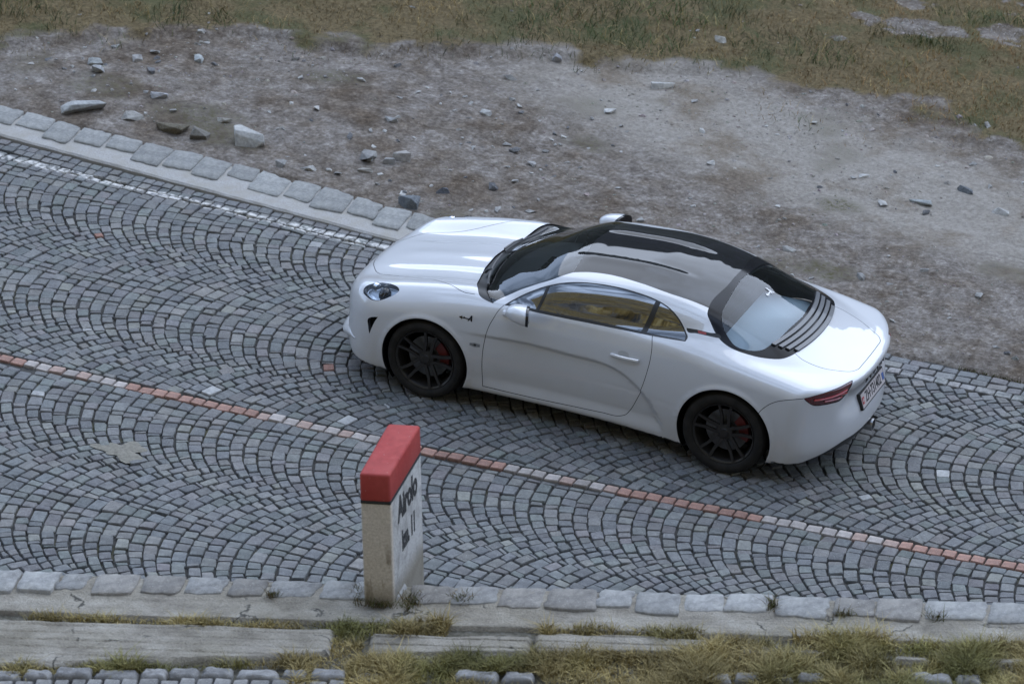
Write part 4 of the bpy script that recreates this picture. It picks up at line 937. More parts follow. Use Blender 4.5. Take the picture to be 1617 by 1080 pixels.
def clip_half(pts):
    out = []
    for p, q_ in zip(pts[:-1], pts[1:]):
        p, q_ = np.array(p), np.array(q_)
        if p[1] >= 0: out.append(p)
        if (p[1] >= 0) != (q_[1] >= 0):
            s = p[1]/(p[1]-q_[1]); m = p+(q_-p)*s; m[1] = 0; out.append(m)
    if pts[-1][1] >= 0: out.append(np.array(pts[-1]))
    return out
OL = {k: clip_half(v) for k, v in OUT.items()}
CUT = {}          # name -> (dense polyline on the surface, closed)
def cut(name, pts, closed=False):
    P = snap(resample(pts, .012, closed)); P[:, 1] = np.maximum(P[:, 1], 0); CUT[name] = (P, closed); return P
def circ(cx, cz, R, a0, a1, n=70):
    A = np.linspace(math.radians(a0), math.radians(a1), n); y = np.full(n, .86); P = np.stack([cx+R*np.cos(A), y, cz+R*np.sin(A)], 1)
    return P
cowl = cut('cowl', OL['cowl']); gfront = cut('glassfront', OL['glassfront'])
pillar = cut('pillar', OL['pillar']); gtop = cut('glasstop', OL['glasstop']); rail = cut('rail', OL['rail'])
hat = [p for p in OL['hatch']]; hatch = cut('hatch', hat)                       # starts at y=0 on the roof edge, ends at y=0 at the rear
hgl = cut('hglass', OL['hglass']); trunk = cut('trunk', OL['trunk'])
hood = cut('hood', HOOD); win = cut('win', OL['win'], True); door = cut('door', OL['door'])
head = cut('head', OL['hl'], True); tail = cut('tail', OL['tail'], True); vent = cut('vent', OL['vent'], True); strip_ = cut('strip', OL['strip'], True)
bline = cut('bumpline', OL['bumpline'])
def inset_side(P, d, dbot):
    """shrink the window outline in its own side view"""
    q = P[:, [0, 2]]; c = q.mean(0); nx = np.roll(q, -1, 0)-np.roll(q, 1, 0); nr = np.stack([-nx[:, 1], nx[:, 0]], 1); nr /= np.linalg.norm(nr, axis=1, keepdims=True)+1e-9
    if ((c-q)*nr).sum() < 0: nr = -nr
    w = np.where(nr[:, 1] > .6, dbot, d); w = np.convolve(np.r_[w[-6:], w, w[:6]], np.ones(13)/13, 'valid')
    q2 = q+nr*w[:, None]; R = P.copy(); R[:, [0, 2]] = q2; return snap(R)
win_in = inset_side(win, .012, .030); CUT['win_in'] = (win_in[::2], True)
dB = np.array(OL['divB']); dA = np.array(OL['divA'])
def side_line(P, dx):
    Q = resample(P, .012); Q[:, 0] += dx; return snap(Q)
CUT['divB0'] = (side_line(dB, .020), False); CUT['divB1'] = (side_line(dB, -.020), False); CUT['divA0'] = (side_line(dA, .012), False); CUT['divA1'] = (side_line(dA, -.012), False)
for k, (cx, cz, R) in enumerate(ARCH):
    P = circ(cx, cz, R, -38, 218, 110); lo = np.full(len(P), .35); hi = np.full(len(P), 1.2)
    for _ in range(26):
        m = (lo+hi)/2; ins = f(P[:, 0], m, P[:, 2]) < 0; lo = np.where(ins, m, lo); hi = np.where(ins, hi, m)
    P[:, 1] = (lo+hi)/2; P = P[P[:, 1] > .6]; CUT['arch%d' % k] = (P, False)
GRILLE = np.array([(0, .30), (.30, .30), (.52, .315), (.62, .36), (.60, .42), (.42, .46), (0, .47)])
def front_curve(yz, sgn=1):
    P = np.array([[1.95*sgn, y, z] for y, z in yz]); P = resample(P, .02); Q = P.copy(); lo = np.full(len(P), .8); hi = np.full(len(P), 2.5)
    for _ in range(30):
        m = (lo+hi)/2; ins = f(sgn*m, Q[:, 1], Q[:, 2]) < 0; lo = np.where(ins, m, lo); hi = np.where(ins, hi, m)
    Q[:, 0] = sgn*(lo+hi)/2; return Q
CUT['grille'] = (front_curve(GRILLE), False)
DIFF = np.array([(.80, .20), (.729, .222), (.644, .25), (.487, .298), (.357, .305), (.218, .31), (0, .31)])
CUT['diff'] = (front_curve(DIFF, -1), False)
# gap strips: two offset cuts each side of a panel line
GAPS = []
def gap(P, w=.0024, closed=False):
    g = grd(P); tg = np.gradient(P, axis=0) if not closed else np.roll(P, -1, 0)-np.roll(P, 1, 0)
    s = np.cross(g, tg); s /= np.linalg.norm(s, axis=1, keepdims=True)+1e-9
    for sg in (-1, 1):
        Q = snap(P+s*sg*w, 3); Q[:, 1] = np.where(P[:, 1] <= 1e-6, 0, np.maximum(Q[:, 1], 0)); CUT['gap%d_%d' % (len(GAPS), sg)] = (Q, closed)
    GAPS.append((P, w))
for nm in ('door', 'hood', 'trunk', 'bumpline'):
    gap(CUT[nm][0]); CUT.pop(nm)
gap(CUT['head'][0], .0030, True); gap(CUT['tail'][0], .0022, True)
roofgap = [p for p in resample(np.array(OL['hatch'][:3]), .012)]
RS, RFRONT = None, None
# points
g_ = np.arange(-math.pi/2, math.pi/2, .0088); U, Vv = np.meshgrid(g_, g_); uv = np.stack([U.ravel(), Vv.ravel()], 1)+rng.uniform(-.002, .002, (U.size, 2))
uv = uv[np.hypot(uv[:, 0], uv[:, 1]) < math.pi/2-.006]; P = from_uv(uv)
cell = np.where(P[:, 2] < .16, .05, .0145); key = np.floor(P/cell[:, None]).astype(np.int64); _, idx = np.unique(key[:, 0]*73856093 ^ key[:, 1]*19349663 ^ key[:, 2]*83492791, return_index=True)
uv, P = uv[idx], P[idx]
kd_pts = np.concatenate([c[0] for c in CUT.values()])
kd = kdtree.KDTree(len(kd_pts)); [kd.insert(p, k) for k, p in enumerate(kd_pts)]; kd.balance()
far = np.array([kd.find(p)[2] > .0065 for p in P]); uv = uv[far]
al = np.linspace(0, 2*math.pi, 1100, endpoint=False); rim_uv = np.stack([np.cos(al), np.sin(al)], 1)*(math.pi/2)
pts = [uv, rim_uv]; edges = []; off = len(uv); m_ = len(rim_uv)
edges += [(off+k, off+(k+1) % m_) for k in range(m_)]; off += m_
for nm, (Q, cl) in CUT.items():
    q = to_uv(Q); ph = np.hypot(q[:, 0], q[:, 1]); q = np.where((ph > math.pi/2-1e-4)[:, None], q/np.maximum(ph, 1e-9)[:, None]*(math.pi/2), q)
    n = len(q); pts.append(q); edges += [(off+k, off+(k+1) % n) for k in range(n if cl else n-1)]; off += n
uv_all = np.concatenate(pts)
vo, eo, fo, _, _, _ = geometry.delaunay_2d_cdt([Vector(p) for p in uv_all.tolist()], edges, [], 0, 1e-6)
uvo = np.array([tuple(v) for v in vo]); T = np.array([tuple(t_) for t_ in fo]); VP = from_uv(uvo); VN = grd(VP); VN[VP[:, 1] < 1e-4, 1] = 0; VN /= np.linalg.norm(VN, axis=1, keepdims=True)
fn = np.cross(VP[T[:, 1]]-VP[T[:, 0]], VP[T[:, 2]]-VP[T[:, 0]]); flip = (fn*VN[T[:, 0]]).sum(1) < 0; T[flip] = T[flip][:, ::-1]
CT = VP[T].mean(1)
def inpoly(x, y, poly):
    poly = np.asarray(poly); c = np.zeros(len(x), bool); j = len(poly)-1
    for k in range(len(poly)):
        xi, yi = poly[k]; xj, yj = poly[j]; m = ((yi > y) != (yj > y))
        if yi != yj: c ^= m & (x < (xj-xi)*(y-yi)/(yj-yi)+xi)
        j = k
    return c
cx_, cy_, cz_ = CT.T
cls = np.full(len(T), 'body', dtype='U16')
UC = uvo[T].mean(1)
def inuv(Q): return inpoly(UC[:, 0], UC[:, 1], to_uv(Q))
def top(poly): return inpoly(cx_, cy_, poly)
def side(poly): return inpoly(cx_, cz_, poly)
E2 = lambda P, a, b: [(p[a], p[b]) for p in P]
up_ = cz_ > .6
cls[(cz_ < .16)] = 'underbody'
m = inpoly(cy_, cz_, [(-.01, -.2)]+[(.95, -.2), (.95, .20)]+E2(CUT['diff'][0], 1, 2)+[(-.01, .31)]) & (cx_ < -1.6); cls[m] = 'diffuser'
m = inpoly(cy_, cz_, [(-.01, .47), (-.01, .30)]+E2(CUT['grille'][0], 1, 2)) & (cx_ > 1.5); cls[m] = 'grille'
dp = E2(door, 0, 2); m = side(dp+E2(win[::-1], 0, 2)[:0]) & (cy_ > .5) & (cz_ < .97); cls[m] = 'door'
hp = [(2.3, -.01)]+[(hood[0][0]+.0, -.01)]+E2(hood, 0, 1)+E2(cowl, 0, 1)+[(cowl[-1][0], -.01)]; m = top(hp[1:]) & up_ & (cx_ > .6); cls[m] = 'hood'
m = top([(-1.5, -.01)]+E2(hatch[::-1], 0, 1)[:0]+[(hatch[-1][0], -.01)]+E2([p for p in hatch[::-1] if p[0] < -1.5], 0, 1)+E2(trunk, 0, 1)+[(trunk[-1][0], -.01)]) & (cx_ < -1.5) & (cz_ > .7); cls[m] = 'trunk'
m = top([(cowl[-1][0], -.01)]+E2(cowl[::-1], 0, 1)+E2(gfront, 0, 1)+[(gfront[-1][0], -.01)]) & up_; cls[m] = 'cowl'
m = top([(gfront[-1][0], -.01)]+E2(gfront[::-1], 0, 1)+E2(pillar, 0, 1)+E2(gtop, 0, 1)+[(gtop[-1][0], -.01)]) & up_; cls[m] = 'windscreen'
hfront = np.array([p for p in hatch if p[0] > -.915 and p[1] < .513])
m = top([(gtop[-1][0], -.01)]+E2(gtop[::-1], 0, 1)+E2(rail, 0, 1)+E2(hfront[::-1], 0, 1)+[(hfront[0][0], -.01)]) & (cz_ > 1.0); cls[m] = 'roof'
m = top([(hatch[0][0], -.01)]+E2(hatch, 0, 1)+[(hatch[-1][0], -.01)]) & (cz_ > .8) & (cx_ < -.8); cls[m] = 'hatch'
m = top([(hgl[0][0], -.01)]+E2(hgl, 0, 1)+[(hgl[-1][0], -.01)]) & (cz_ > .8) & (cx_ < -.8); cls[m] = 'rear_glass'
mw = inuv(win); cls[mw] = 'window_trim'
mi = inuv(CUT['win_in'][0])
def xat(Q): o = np.argsort(Q[:, 2]); return lambda z: np.interp(z, Q[o, 2], Q[o, 0])
b0, b1, a0_, a1_ = (xat(CUT[k][0])(cz_) for k in ('divB0', 'divB1', 'divA0', 'divA1'))
cls[mi & (cx_ > b0) & (cx_ < a1_)] = 'door_glass'; cls[mi & (cx_ < b1)] = 'quarter_glass'; cls[mi & (cx_ > a0_)] = 'front_glass'
cls[inuv(head)] = 'headlight'
cls[inuv(tail)] = 'tail'
cls[inuv(vent)] = 'vent'; cls[inuv(strip_)] = 'strip'
for (cx, cz, R) in ARCH: cls[(np.hypot(cx_-cx, cz_-cz) < R) & (cy_ > .48) & (cz_ < 1)] = 'void'
gp = np.concatenate([resample(P_, .0015) for P_, _ in GAPS]); gw = np.concatenate([np.full(len(resample(P_, .0015)), w_) for P_, w_ in GAPS])
kd2 = kdtree.KDTree(len(gp)); [kd2.insert(p, k) for k, p in enumerate(gp)]; kd2.balance()
near_gap = np.array([(lambda r_: r_[2] < gw[r_[1]]+.0002)(kd2.find(c)) for c in CT])
cls[near_gap & np.isin(cls, ('body', 'door', 'hood', 'trunk', 'headlight', 'tail'))] = 'gap'

car = empty('sports_car'); tag(car, 'white two seat sports coupe with black roof driving along the cobbled road', 'car')
def part(name, classes, m, parent, off=0.0, both=False, mirror=False, z_min=None):
    sel = np.isin(cls, classes); t_ = T[sel]
    if not len(t_): print('EMPTY', name); return None
    u, inv = np.unique(t_, return_inverse=True); V = VP[u]+VN[u]*off; N = VN[u]; F = inv.reshape(t_.shape)
    if both:
        M = np.array([1, -1, 1]); n = len(V); V = np.concatenate([V, V*M]); N = np.concatenate([N, N*M]); F = np.concatenate([F, F[:, ::-1]+n])
    elif mirror:
        M = np.array([1, -1, 1]); V = V*M; N = N*M; F = F[:, ::-1]
    return obj(name, V, F, m, parent, normals=N)
body = part('body_shell', ['body'], P_WHITE, car, both=True)
gi = np.array([(lambda r_: r_[1])(kd2.find(c)) for c in CT]); gid = np.searchsorted(np.cumsum([len(resample(P_, .0015)) for P_, _ in GAPS]), gi, side='right')
for k_ in range(len(GAPS)): cls[(cls == 'gap') & (gid == k_)] = 'gap%d' % k_
for k_ in range(len(GAPS)):
    if k_ in (1, 2): part('shut_line', ['gap%d' % k_], P_GAP, car, off=-.006, both=True)
    else:
        part('shut_line', ['gap%d' % k_], P_GAP, car, off=-.006); part('shut_line', ['gap%d' % k_], P_GAP, car, off=-.006, mirror=True)
part('underbody', ['underbody'], P_IN, car, both=True)
part('bonnet', ['hood'], P_WHITE, car, both=True)
part('boot_lid', ['trunk'], P_WHITE, car, both=True)
cow = part('cowl', ['cowl'], P_TRIM, car, off=-.012, both=True)
wind = part('windscreen', ['windscreen'], G_WIND, car, off=-.002, both=True)
roof = part('roof', ['roof'], P_BLACK, car, off=.0, both=True)
hatch_o = part('rear_hatch', ['hatch'], mat('black_ceramic_frit', (.010, .010, .012), .10, spec=.16), car, off=-.001, both=True)
rg = part('glass_pane', ['rear_glass'], G_REAR, hatch_o, off=-.003, both=True)
part('diffuser', ['diffuser'], P_TRIM, car, off=-.012, both=True)
part('front_grille', ['grille'], P_GAP, car, off=-.03, both=True)
sel = np.isin(cls, ['body', 'roof', 'hatch', 'door', 'window_trim', 'cowl', 'hood', 'trunk']) & (cz_ > .3) & ~(cx_ > 1.0)
t_ = T[sel]; u, inv = np.unique(t_, return_inverse=True); M = np.array([1, -1, 1]); V = VP[u]-VN[u]*.03; F = inv.reshape(t_.shape); n = len(V)
obj('cabin_lining', np.concatenate([V, V*M]), np.concatenate([F, F[:, ::-1]+n]), P_IN, car, smooth=True)
DOORS = []
for sgn in (1, -1):
    mi_ = sgn < 0
    d = part('door', ['door'], P_WHITE, car, mirror=mi_); DOORS.append(d)
    w = part('window_frame', ['window_trim'], P_TRIM, car, off=-.001, mirror=mi_)
    part('door_glass', ['door_glass'], G_SIDE, w, off=-.004, mirror=mi_)
    part('quarter_glass', ['quarter_glass'], G_SIDE, w, off=-.003, mirror=mi_)
    part('corner_glass', ['front_glass'], G_SIDE, w, off=-.003, mirror=mi_)
    hl_ = part('headlight', ['headlight'], G_LAMP, car, off=-.001, mirror=mi_)
    part('lamp_housing', ['headlight'], P_CHROME, hl_, off=-.028, mirror=mi_)
    for (lx, ly, lz, r_) in ((1.625, .775, .74, .050), (1.715, .70, .72, .036)):
        q_ = snap(np.array([(lx, ly, lz)])); q_ = (q_-grd(q_)*.020)[0]; lx, ly, lz = q_
        bm = bmesh.new(); bm_rev(bm, [(0.001, .02), (r_*.55, .018), (r_*.85, .008), (r_, -.004), (r_*1.12, -.006), (r_*1.12, -.03)], 24)
        o = bobj('projector', bm, P_BLACK if r_ > .04 else P_CHROME, hl_); o.location = (lx, sgn*ly, lz)
        o.rotation_euler = Vector((.75, .35*sgn, .45)).to_track_quat('Y', 'Z').to_euler()
    tl = part('tail_light', ['tail'], P_TAIL, car, off=-.004, mirror=mi_)
    for pts_ in ([(-2.000, .505, .735), (-1.962, .60, .722), (-1.905, .70, .720), (-1.845, .775, .726)], [(-1.982, .545, .688), (-1.945, .63, .690), (-1.898, .70, .698)], [(-2.0, .49, .70), (-1.968, .585, .722)]):
        Q = snap(resample(np.array(pts_), .02)); N = grd(Q); Q = Q+N*.002
        bm = bmesh.new(); tube(bm, [(q_[0], sgn*q_[1], q_[2]) for q_ in Q], .0075, 6); bobj('light_bar', bm, P_TAILB, tl)
    part('air_vent', ['vent'], P_GAP, car, off=-.03, mirror=mi_)
    st_ = part('pillar_strip', ['strip'], P_TRIM, car, off=-.004, mirror=mi_)
    Q = snap(np.array(OL['flag'])); N = grd(Q); Q = (Q+N*.003)*np.array([1, sgn, 1])
    obj('enamel_badge', Q, [(0, 1, 2, 3)] if sgn < 0 else [(3, 2, 1, 0)], mat('badge_red', (.30, .05, .05), .4), st_)
# ---- interior
bm = bmesh.new(); bm_box(bm, -.85, .95, -.68, .68, .20, .26); bm_box(bm, -.95, -.86, -.68, .68, .2, .92); bm_box(bm, .9, .96, -.68, .68, .2, .74)
bobj('cabin_floor', bm, P_IN, car, smooth=False)
bm = bmesh.new()
prof = [(.90, .82), (.72, .86), (.55, .875), (.42, .855), (.36, .80), (.38, .66), (.50, .55), (.90, .52)]
ring = []
for y in np.linspace(-.66, .66, 13):
    k = 1-.10*(abs(y)/.66)**3; ring.append([bm.verts.new((x_+(-.12*(abs(y)/.66)**2), y, z_*k+.52*(1-k)+ (.03*math.exp(-((y-.34)/.16)**2) if z_ > .8 and x_ < .6 else 0))) for x_, z_ in prof])
for a in range(12):
    for b in range(len(prof)-1): bm.faces.new((ring[a][b], ring[a][b+1], ring[a+1][b+1], ring[a+1][b]))
dash = bobj('dashboard', bm, P_DASH, car, angle=60)
for k in range(3):
    bm = bmesh.new(); y0 = .06+.13*k; bm_box(bm, .60, .64, y0-.055-.2, y0+.045-.2, .884, .892); bobj('air_vent', bm, P_GAP, dash, smooth=False)
bm = bmesh.new(); R0, r0 = .175, .016; n1_, n2_ = 32, 8
rings = [[bm.verts.new(((R0+r0*math.cos(b*6.2832/n2_))*math.cos(a*6.2832/n1_), (R0+r0*math.cos(b*6.2832/n2_))*math.sin(a*6.2832/n1_), r0*math.sin(b*6.2832/n2_))) for b in range(n2_)] for a in range(n1_)]
for a in range(n1_):
    for b in range(n2_): bm.faces.new((rings[a][b], rings[(a+1) % n1_][b], rings[(a+1) % n1_][(b+1) % n2_], rings[a][(b+1) % n2_]))
bm_bar(bm, (-.16, 0, 0), (.16, 0, 0), .035, .02); bm_bar(bm, (0, 0, 0), (0, -.16, 0), .03, .02)
sw = bobj('steering_wheel', bm, P_TRIM, car); sw.location = (.30, .34, .80); sw.rotation_euler = Vector((-1, 0, .45)).to_track_quat('Z', 'Y').to_euler()
for sy in (.34, -.34):
    bm = bmesh.new()
    secs = [(.05, .40, .23, .06), (-.35, .42, .24, .07), (-.46, .60, .23, .06), (-.56, .82, .21, .05), (-.62, .98, .13, .05), (-.64, 1.06, .10, .03)]
    rr = []
    for (x_, z_, w_, th) in secs: rr.append([bm.verts.new(v_) for v_ in ((x_+th, sy-w_*.8, z_+th), (x_+th*.3, sy, z_+th*.55), (x_+th, sy+w_*.8, z_+th), (x_-th, sy+w_, z_-th), (x_-th, sy-w_, z_-th))])
    for a in range(len(rr)-1):
        for b in range(5): bm.faces.new((rr[a][b], rr[a][(b+1) % 5], rr[a+1][(b+1) % 5], rr[a+1][b]))
    bm.faces.new(rr[0]); bm.faces.new(rr[-1]); bmesh.ops.bevel(bm, geom=bm.edges[:], offset=.02, segments=2, affect='EDGES')
    bobj('seat', bm, P_IN, car)
bm = bmesh.new(); bm_box(bm, -1.55, -.93, -.62, .62, .74, .80); bobj('engine_cover', bm, mat('engine_cover_grey', (.36, .42, .46), .5), car, smooth=False)
bm = bmesh.new(); bm_bar(bm, (.33, -.09, 1.085), (.33, .09, 1.085), .03, .05); bm_bar(bm, (.30, 0, 1.17), (.33, 0, 1.09), .02, .02); bobj('rear_view_mirror', bm, P_TRIM, car, smooth=False)
# ---- wipers
def wiper(pts_, piv):
    Q = snap(resample(np.array(pts_), .03)); N = grd(Q); Q = Q+N*.026
    bm = bmesh.new(); tube(bm, Q, .009, 6); w = bobj('wiper', bm, P_WIPE, car)
    p = snap(np.array([piv])); p = p+grd(p)*.012; m_ = Q[len(Q)//2]+np.array((0, 0, .012))
    bm = bmesh.new(); tube(bm, [p[0], (p[0]+m_)/2+np.array((0, 0, .012)), m_], [.016, .012, .009], 6); bobj('wiper_arm', bm, P_WIPE, w)
wiper([(.83, .62, .9), (.90, .42, .9), (.94, .22, .9), (.955, .03, .9)], (.985, .30, .87))
wiper([(.955, -.02, .9), (.945, -.2, .9), (.90, -.42, .9), (.84, -.58, .9)], (1.0, -.12, .87))
# ---- door handles, mirrors, badges
for sgn, d in zip((1, -1), DOORS):
    Q = snap(np.array([(-.275, .85, .732), (-.33, .85, .733), (-.42, .85, .734), (-.50, .85, .735)])); N = grd(Q)
    Q = Q+N*np.array([[.004], [.020], [.022], [.012]]); bm = bmesh.new(); tube(bm, [(q_[0], sgn*q_[1], q_[2]) for q_ in resample(Q, .02)], .0135, 8); bobj('handle', bm, P_WHITE, d)
    c = snap(np.array([(-.37, .85, .757)]))[0]; n_ = grd(c[None])[0]; bm = bmesh.new(); t_ = Vector((1, 0, 0)); u_ = Vector(n_).cross(t_).normalized()
    vs_ = [bm.verts.new(Vector(snap((c+np.array(t_)*.045*math.cos(a)+np.array(u_)*.024*math.sin(a))[None])[0]+n_*.002)*1) for a in np.linspace(0, 6.2832, 20, endpoint=False)]
    for v_ in vs_: v_.co.y *= sgn
    bm.faces.new(vs_); bobj('handle_recess_shade', bm, mat('recess_shade', (.42, .425, .43), .5, coat=.5), d)  # flat disc on the door skin, the hollow's shade put into its grey
    # mirror: rounded white shell, flat dark back, stalk on the door
    bm = bmesh.new(); rings = []
    prof = [(.545, .10), (.535, .42), (.51, .68), (.475, .87), (.43, .97), (.395, 1.0), (.375, .985)]
    for (x_, k) in prof:
        yc_, zc_ = .940+.012*(.5-x_)/.12, .930
        rings.append([bm.verts.new((x_-.36*.092*k*math.cos(a)*np.clip((.56-x_)/.12, 0, 1), sgn*(yc_+.092*k*np.sign(math.cos(a))*abs(math.cos(a))**.8), zc_+.066*k*np.sign(math.sin(a))*abs(math.sin(a))**.8)) for a in np.linspace(0, 6.2832, 28, endpoint=False)])
    for a in range(len(rings)-1):
        for b in range(28): bm.faces.new((rings[a][b], rings[a][(b+1) % 28], rings[a+1][(b+1) % 28], rings[a+1][b]))
    bm.faces.new(rings[0])
    mir = bobj('door_mirror', bm, P_WHITE, car)
    bm = bmesh.new(); r0_ = [bm.verts.new((.374-.36*.093*math.cos(a), sgn*(.952+.093*np.sign(math.cos(a))*abs(math.cos(a))**.8), .930+.067*np.sign(math.sin(a))*abs(math.sin(a))**.8)) for a in np.linspace(0, 6.2832, 28, endpoint=False)]
    r1_ = [bm.verts.new(v_.co+Vector((-.022, 0, 0))) for v_ in r0_]
    for b in range(28): bm.faces.new((r0_[b], r0_[(b+1) % 28], r1_[(b+1) % 28], r1_[b]))
    bm.faces.new(r1_); bobj('mirror_back', bm, P_BLACK, mir)
    bm = bmesh.new(); tube(bm, [(.60, sgn*.80, .835), (.52, sgn*.85, .865), (.46, sgn*.90, .905)], [.030, .022, .026], 10); bobj('stalk', bm, P_WHITE, mir)
    # arrow-A emblem on the wing, and the side repeater
    def flat(name, polys, origin, xdir, s, m, parent, off=.0025):
        V, F = [], []
        for poly in polys:
            k = len(V)
            for (a, b) in poly:
                p = np.array(origin)+np.array(xdir)*a*s+np.array((0, 0, 1))*b*s; p = snap(p[None])[0]; p = p+grd(p[None])[0]*off; V.append(p*np.array([1, sgn, 1]))
            F.append(list(range(k, k+len(poly))))
        return obj(name, V, F, m, parent)
    LOGO = [[(.35, -.42), (.55, -.42), (1.02, .5), (.82, .5)], [(.82, .5), (1.02, .5), (1.06, -.42), (.84, -.42)], [(.50, -.20), (.92, -.20), (.92, -.05), (.55, -.05)], [(-.55, -.17), (.55, -.17), (.55, -.02), (-.55, -.02)], [(-1.05, -.09), (-.5, .18), (-.5, -.36)], [(-.4, -.02), (-.15, .13), (-.05, -.02)]]
    flat('emblem', LOGO, (.898, .86, .750), (-1, 0, 0), .052, P_BLACK, body)
    rp = flat('side_repeater', [[(-1, .25), (0, .42), (1, .3), (1, -.3), (0, -.45), (-1, -.25)]], (.805, .87, .548), (-1, 0, 0), .042, mat('repeater_lens', (.30, .31, .33), .2, coat=1.0), car)
    flat('lamp_insert', [[(-.2, .2), (.25, .2), (.25, -.2), (-.2, -.2)], [(-.85, .05), (.9, .05), (.9, -.05), (-.85, -.05)]], (.805, .87, .548), (-1, 0, 0), .042, P_TRIM, rp, off=.004)
# ---- rear: plate, lettering, exhaust, hatch slats, rear emblem
def rx(y, z):
    lo, hi = 1.0, 2.5
    for _ in range(30):
        m = (lo+hi)/2
        if f(np.array([-m]), np.array([y]), np.array([z]))[0] < 0: lo = m
        else: hi = m
    return -(lo+hi)/2
zb_, zt_ = .462, .592
xb_ = max(abs(rx(a, zb_)) for a in (0, .13, .26)); xt_ = max(abs(rx(a, zt_)) for a in (0, .13, .26))
tilt = math.atan2(xb_-xt_, zt_-zb_)
PM = Matrix.Translation((-(xb_+xt_)/2+.006, 0, (zb_+zt_)/2)) @ Matrix.Rotation(tilt, 4, 'Y')
def pbox(name, x0, x1, y0, y1, z0, z1, m):
    bm = bmesh.new(); bm_box(bm, x0, x1, y0, y1, z0, z1, PM); return bobj(name, bm, m, pf, smooth=False)
bm = bmesh.new(); bm_box(bm, -.014, .03, -.268, .268, -.066, .066, PM); pf = bobj('number_plate', bm, P_TRIM, car, smooth=False)
pbox('plate_face', -.0165, -.0145, -.256, .256, -.055, .055, P_PLATE)
text_mesh('lettering', 'ZH·731402', .112, P_INK, pf, PM @ Matrix(((0, 0, -1, -.0175), (-.70, 0, 0, -.004), (0, 1, 0, 0), (0, 0, 0, 1))), extrude=.0008, bold=.001)
pbox('shield', -.0185, -.0168, .208, .248, -.027, .027, P_SWISS)
bm = bmesh.new(); bm_box(bm, -.020, -.0187, .213, .243, -.005, .005, PM); bm_box(bm, -.0206, -.0187, .2235, .2325, -.016, .016, PM); bobj('cross', bm, P_PLATE, pf, smooth=False)
pbox('shield', -.0185, -.0168, -.248, -.212, -.027, .027, mat('canton_blue', (.06, .12, .32), .5))
mt = lambda y, z, x, sx=1.0: Matrix(((0, 0, -1, x), (-sx, 0, 0, y), (0, 1, 0, z), (0, 0, 0, 1)))
for k, ch in enumerate('ALPINE'):
    y = .205-.078*k; x = rx(y, .70)-.004
    text_mesh('letter', ch, .058, P_TRIM, body, mt(y, .70, x), extrude=.004)
bm = bmesh.new(); bm_rev(bm, [(.040, .0), (.048, .0), (.050, .02), (.050, .22)], 28); bm_rev(bm, [(.040, 0), (.038, .14), (.001, .145)], 28)
ex = bobj('exhaust_pipe', bm, P_STEEL, car); ex.rotation_euler = (0, 0, -math.pi/2); ex.location = (-2.10, 0, .235)
for k, (xx, hw) in enumerate(((-1.405, .50), (-1.455, .485), (-1.505, .465), (-1.553, .425))):
    Q = np.array([(xx-.075*(1-(y/.5)**2)*1.0+.0, y, .93) for y in np.linspace(-hw, hw, 25)]); Q = snap(Q); N = grd(Q)
    bm = bmesh.new(); rows = []
    for p, n_ in zip(Q, N):
        fx = np.array((1., 0, 0)); fx = fx-n_*(fx@n_); fx /= np.linalg.norm(fx)
        rows.append([bm.verts.new(p+fx*a+n_*b) for a, b in ((.019, .001), (.016, .012), (-.014, .015), (-.019, .001))])
    for a in range(len(rows)-1):
        for b in range(3): bm.faces.new((rows[a][b], rows[a][b+1], rows[a+1][b+1], rows[a+1][b]))
    bm.faces.new(rows[0]); bm.faces.new(rows[-1]); bobj('slat', bm, mat('slat_grey', (.085, .088, .095), .35, coat=.3), hatch_o)
V, F = [], []
for poly in [[(.30, -.42), (.52, -.42), (1.0, .5), (.78, .5)], [(.78, .5), (1.0, .5), (1.05, -.42), (.82, -.42)], [(.50, -.2), (.9, -.2), (.9, -.04), (.55, -.04)], [(-.5, -.17), (.5, -.17), (.5, -.03), (-.5, -.03)], [(-1.0, -.09), (-.5, .15), (-.5, -.33)]]:
    k = len(V)
    for a, b in poly:
        p = snap(np.array([(-1.165+b*.085, -.02-a*.05, 1.08)])); V.append(p[0]+grd(p)[0]*.002)
    F.append(list(range(k, k+len(poly))))
obj('emblem', V, F, P_BADGE, rg)
# ---- front: lower lip, plate, badge
def fx_(y, z):
    lo, hi = 1.0, 2.6
    for _ in range(30):
        m = (lo+hi)/2
        if f(np.array([m]), np.array([abs(y)]), np.array([z]))[0] < 0: lo = m
        else: hi = m
    return (lo+hi)/2
bm = bmesh.new(); rows = []
for y in np.concatenate([-np.linspace(.80, 0, 22), np.linspace(0, .80, 22)[1:]]):
    ay = abs(y); zc_ = .215+.10*sm(.45, .80, ay); e = .050*sm(.84, .50, ay)+.003
    x0, x1 = fx_(y, zc_+.055), fx_(y, zc_-.045); xo = max(x0, x1)
    kz = .15+.85*sm(.82, .60, ay)
    rows.append([bm.verts.new(v_) for v_ in ((x0-.02, y, zc_+.055*kz), (xo+e*.45, y, zc_+.042*kz), (xo+e, y, zc_+.010*kz), (xo+e*.85, y, zc_-.02*kz), (x1-.02, y, zc_-.05*kz))])
for a in range(len(rows)-1):
    for b in range(4): bm.faces.new((rows[a][b], rows[a][b+1], rows[a+1][b+1], rows[a+1][b]))
bobj('front_lip', bm, P_WHITE, car, angle=80)
xf0 = fx_(.25, .44)
bm = bmesh.new(); bm_box(bm, xf0-.02, xf0+.025, -.155, .155, .41, .50); fp = bobj('front_plate', bm, P_TRIM, car, smooth=False)
bm = bmesh.new(); bm_box(bm, xf0+.0255, xf0+.028, -.148, .148, .417, .493); bobj('plate_face', bm, P_PLATE, fp, smooth=False)
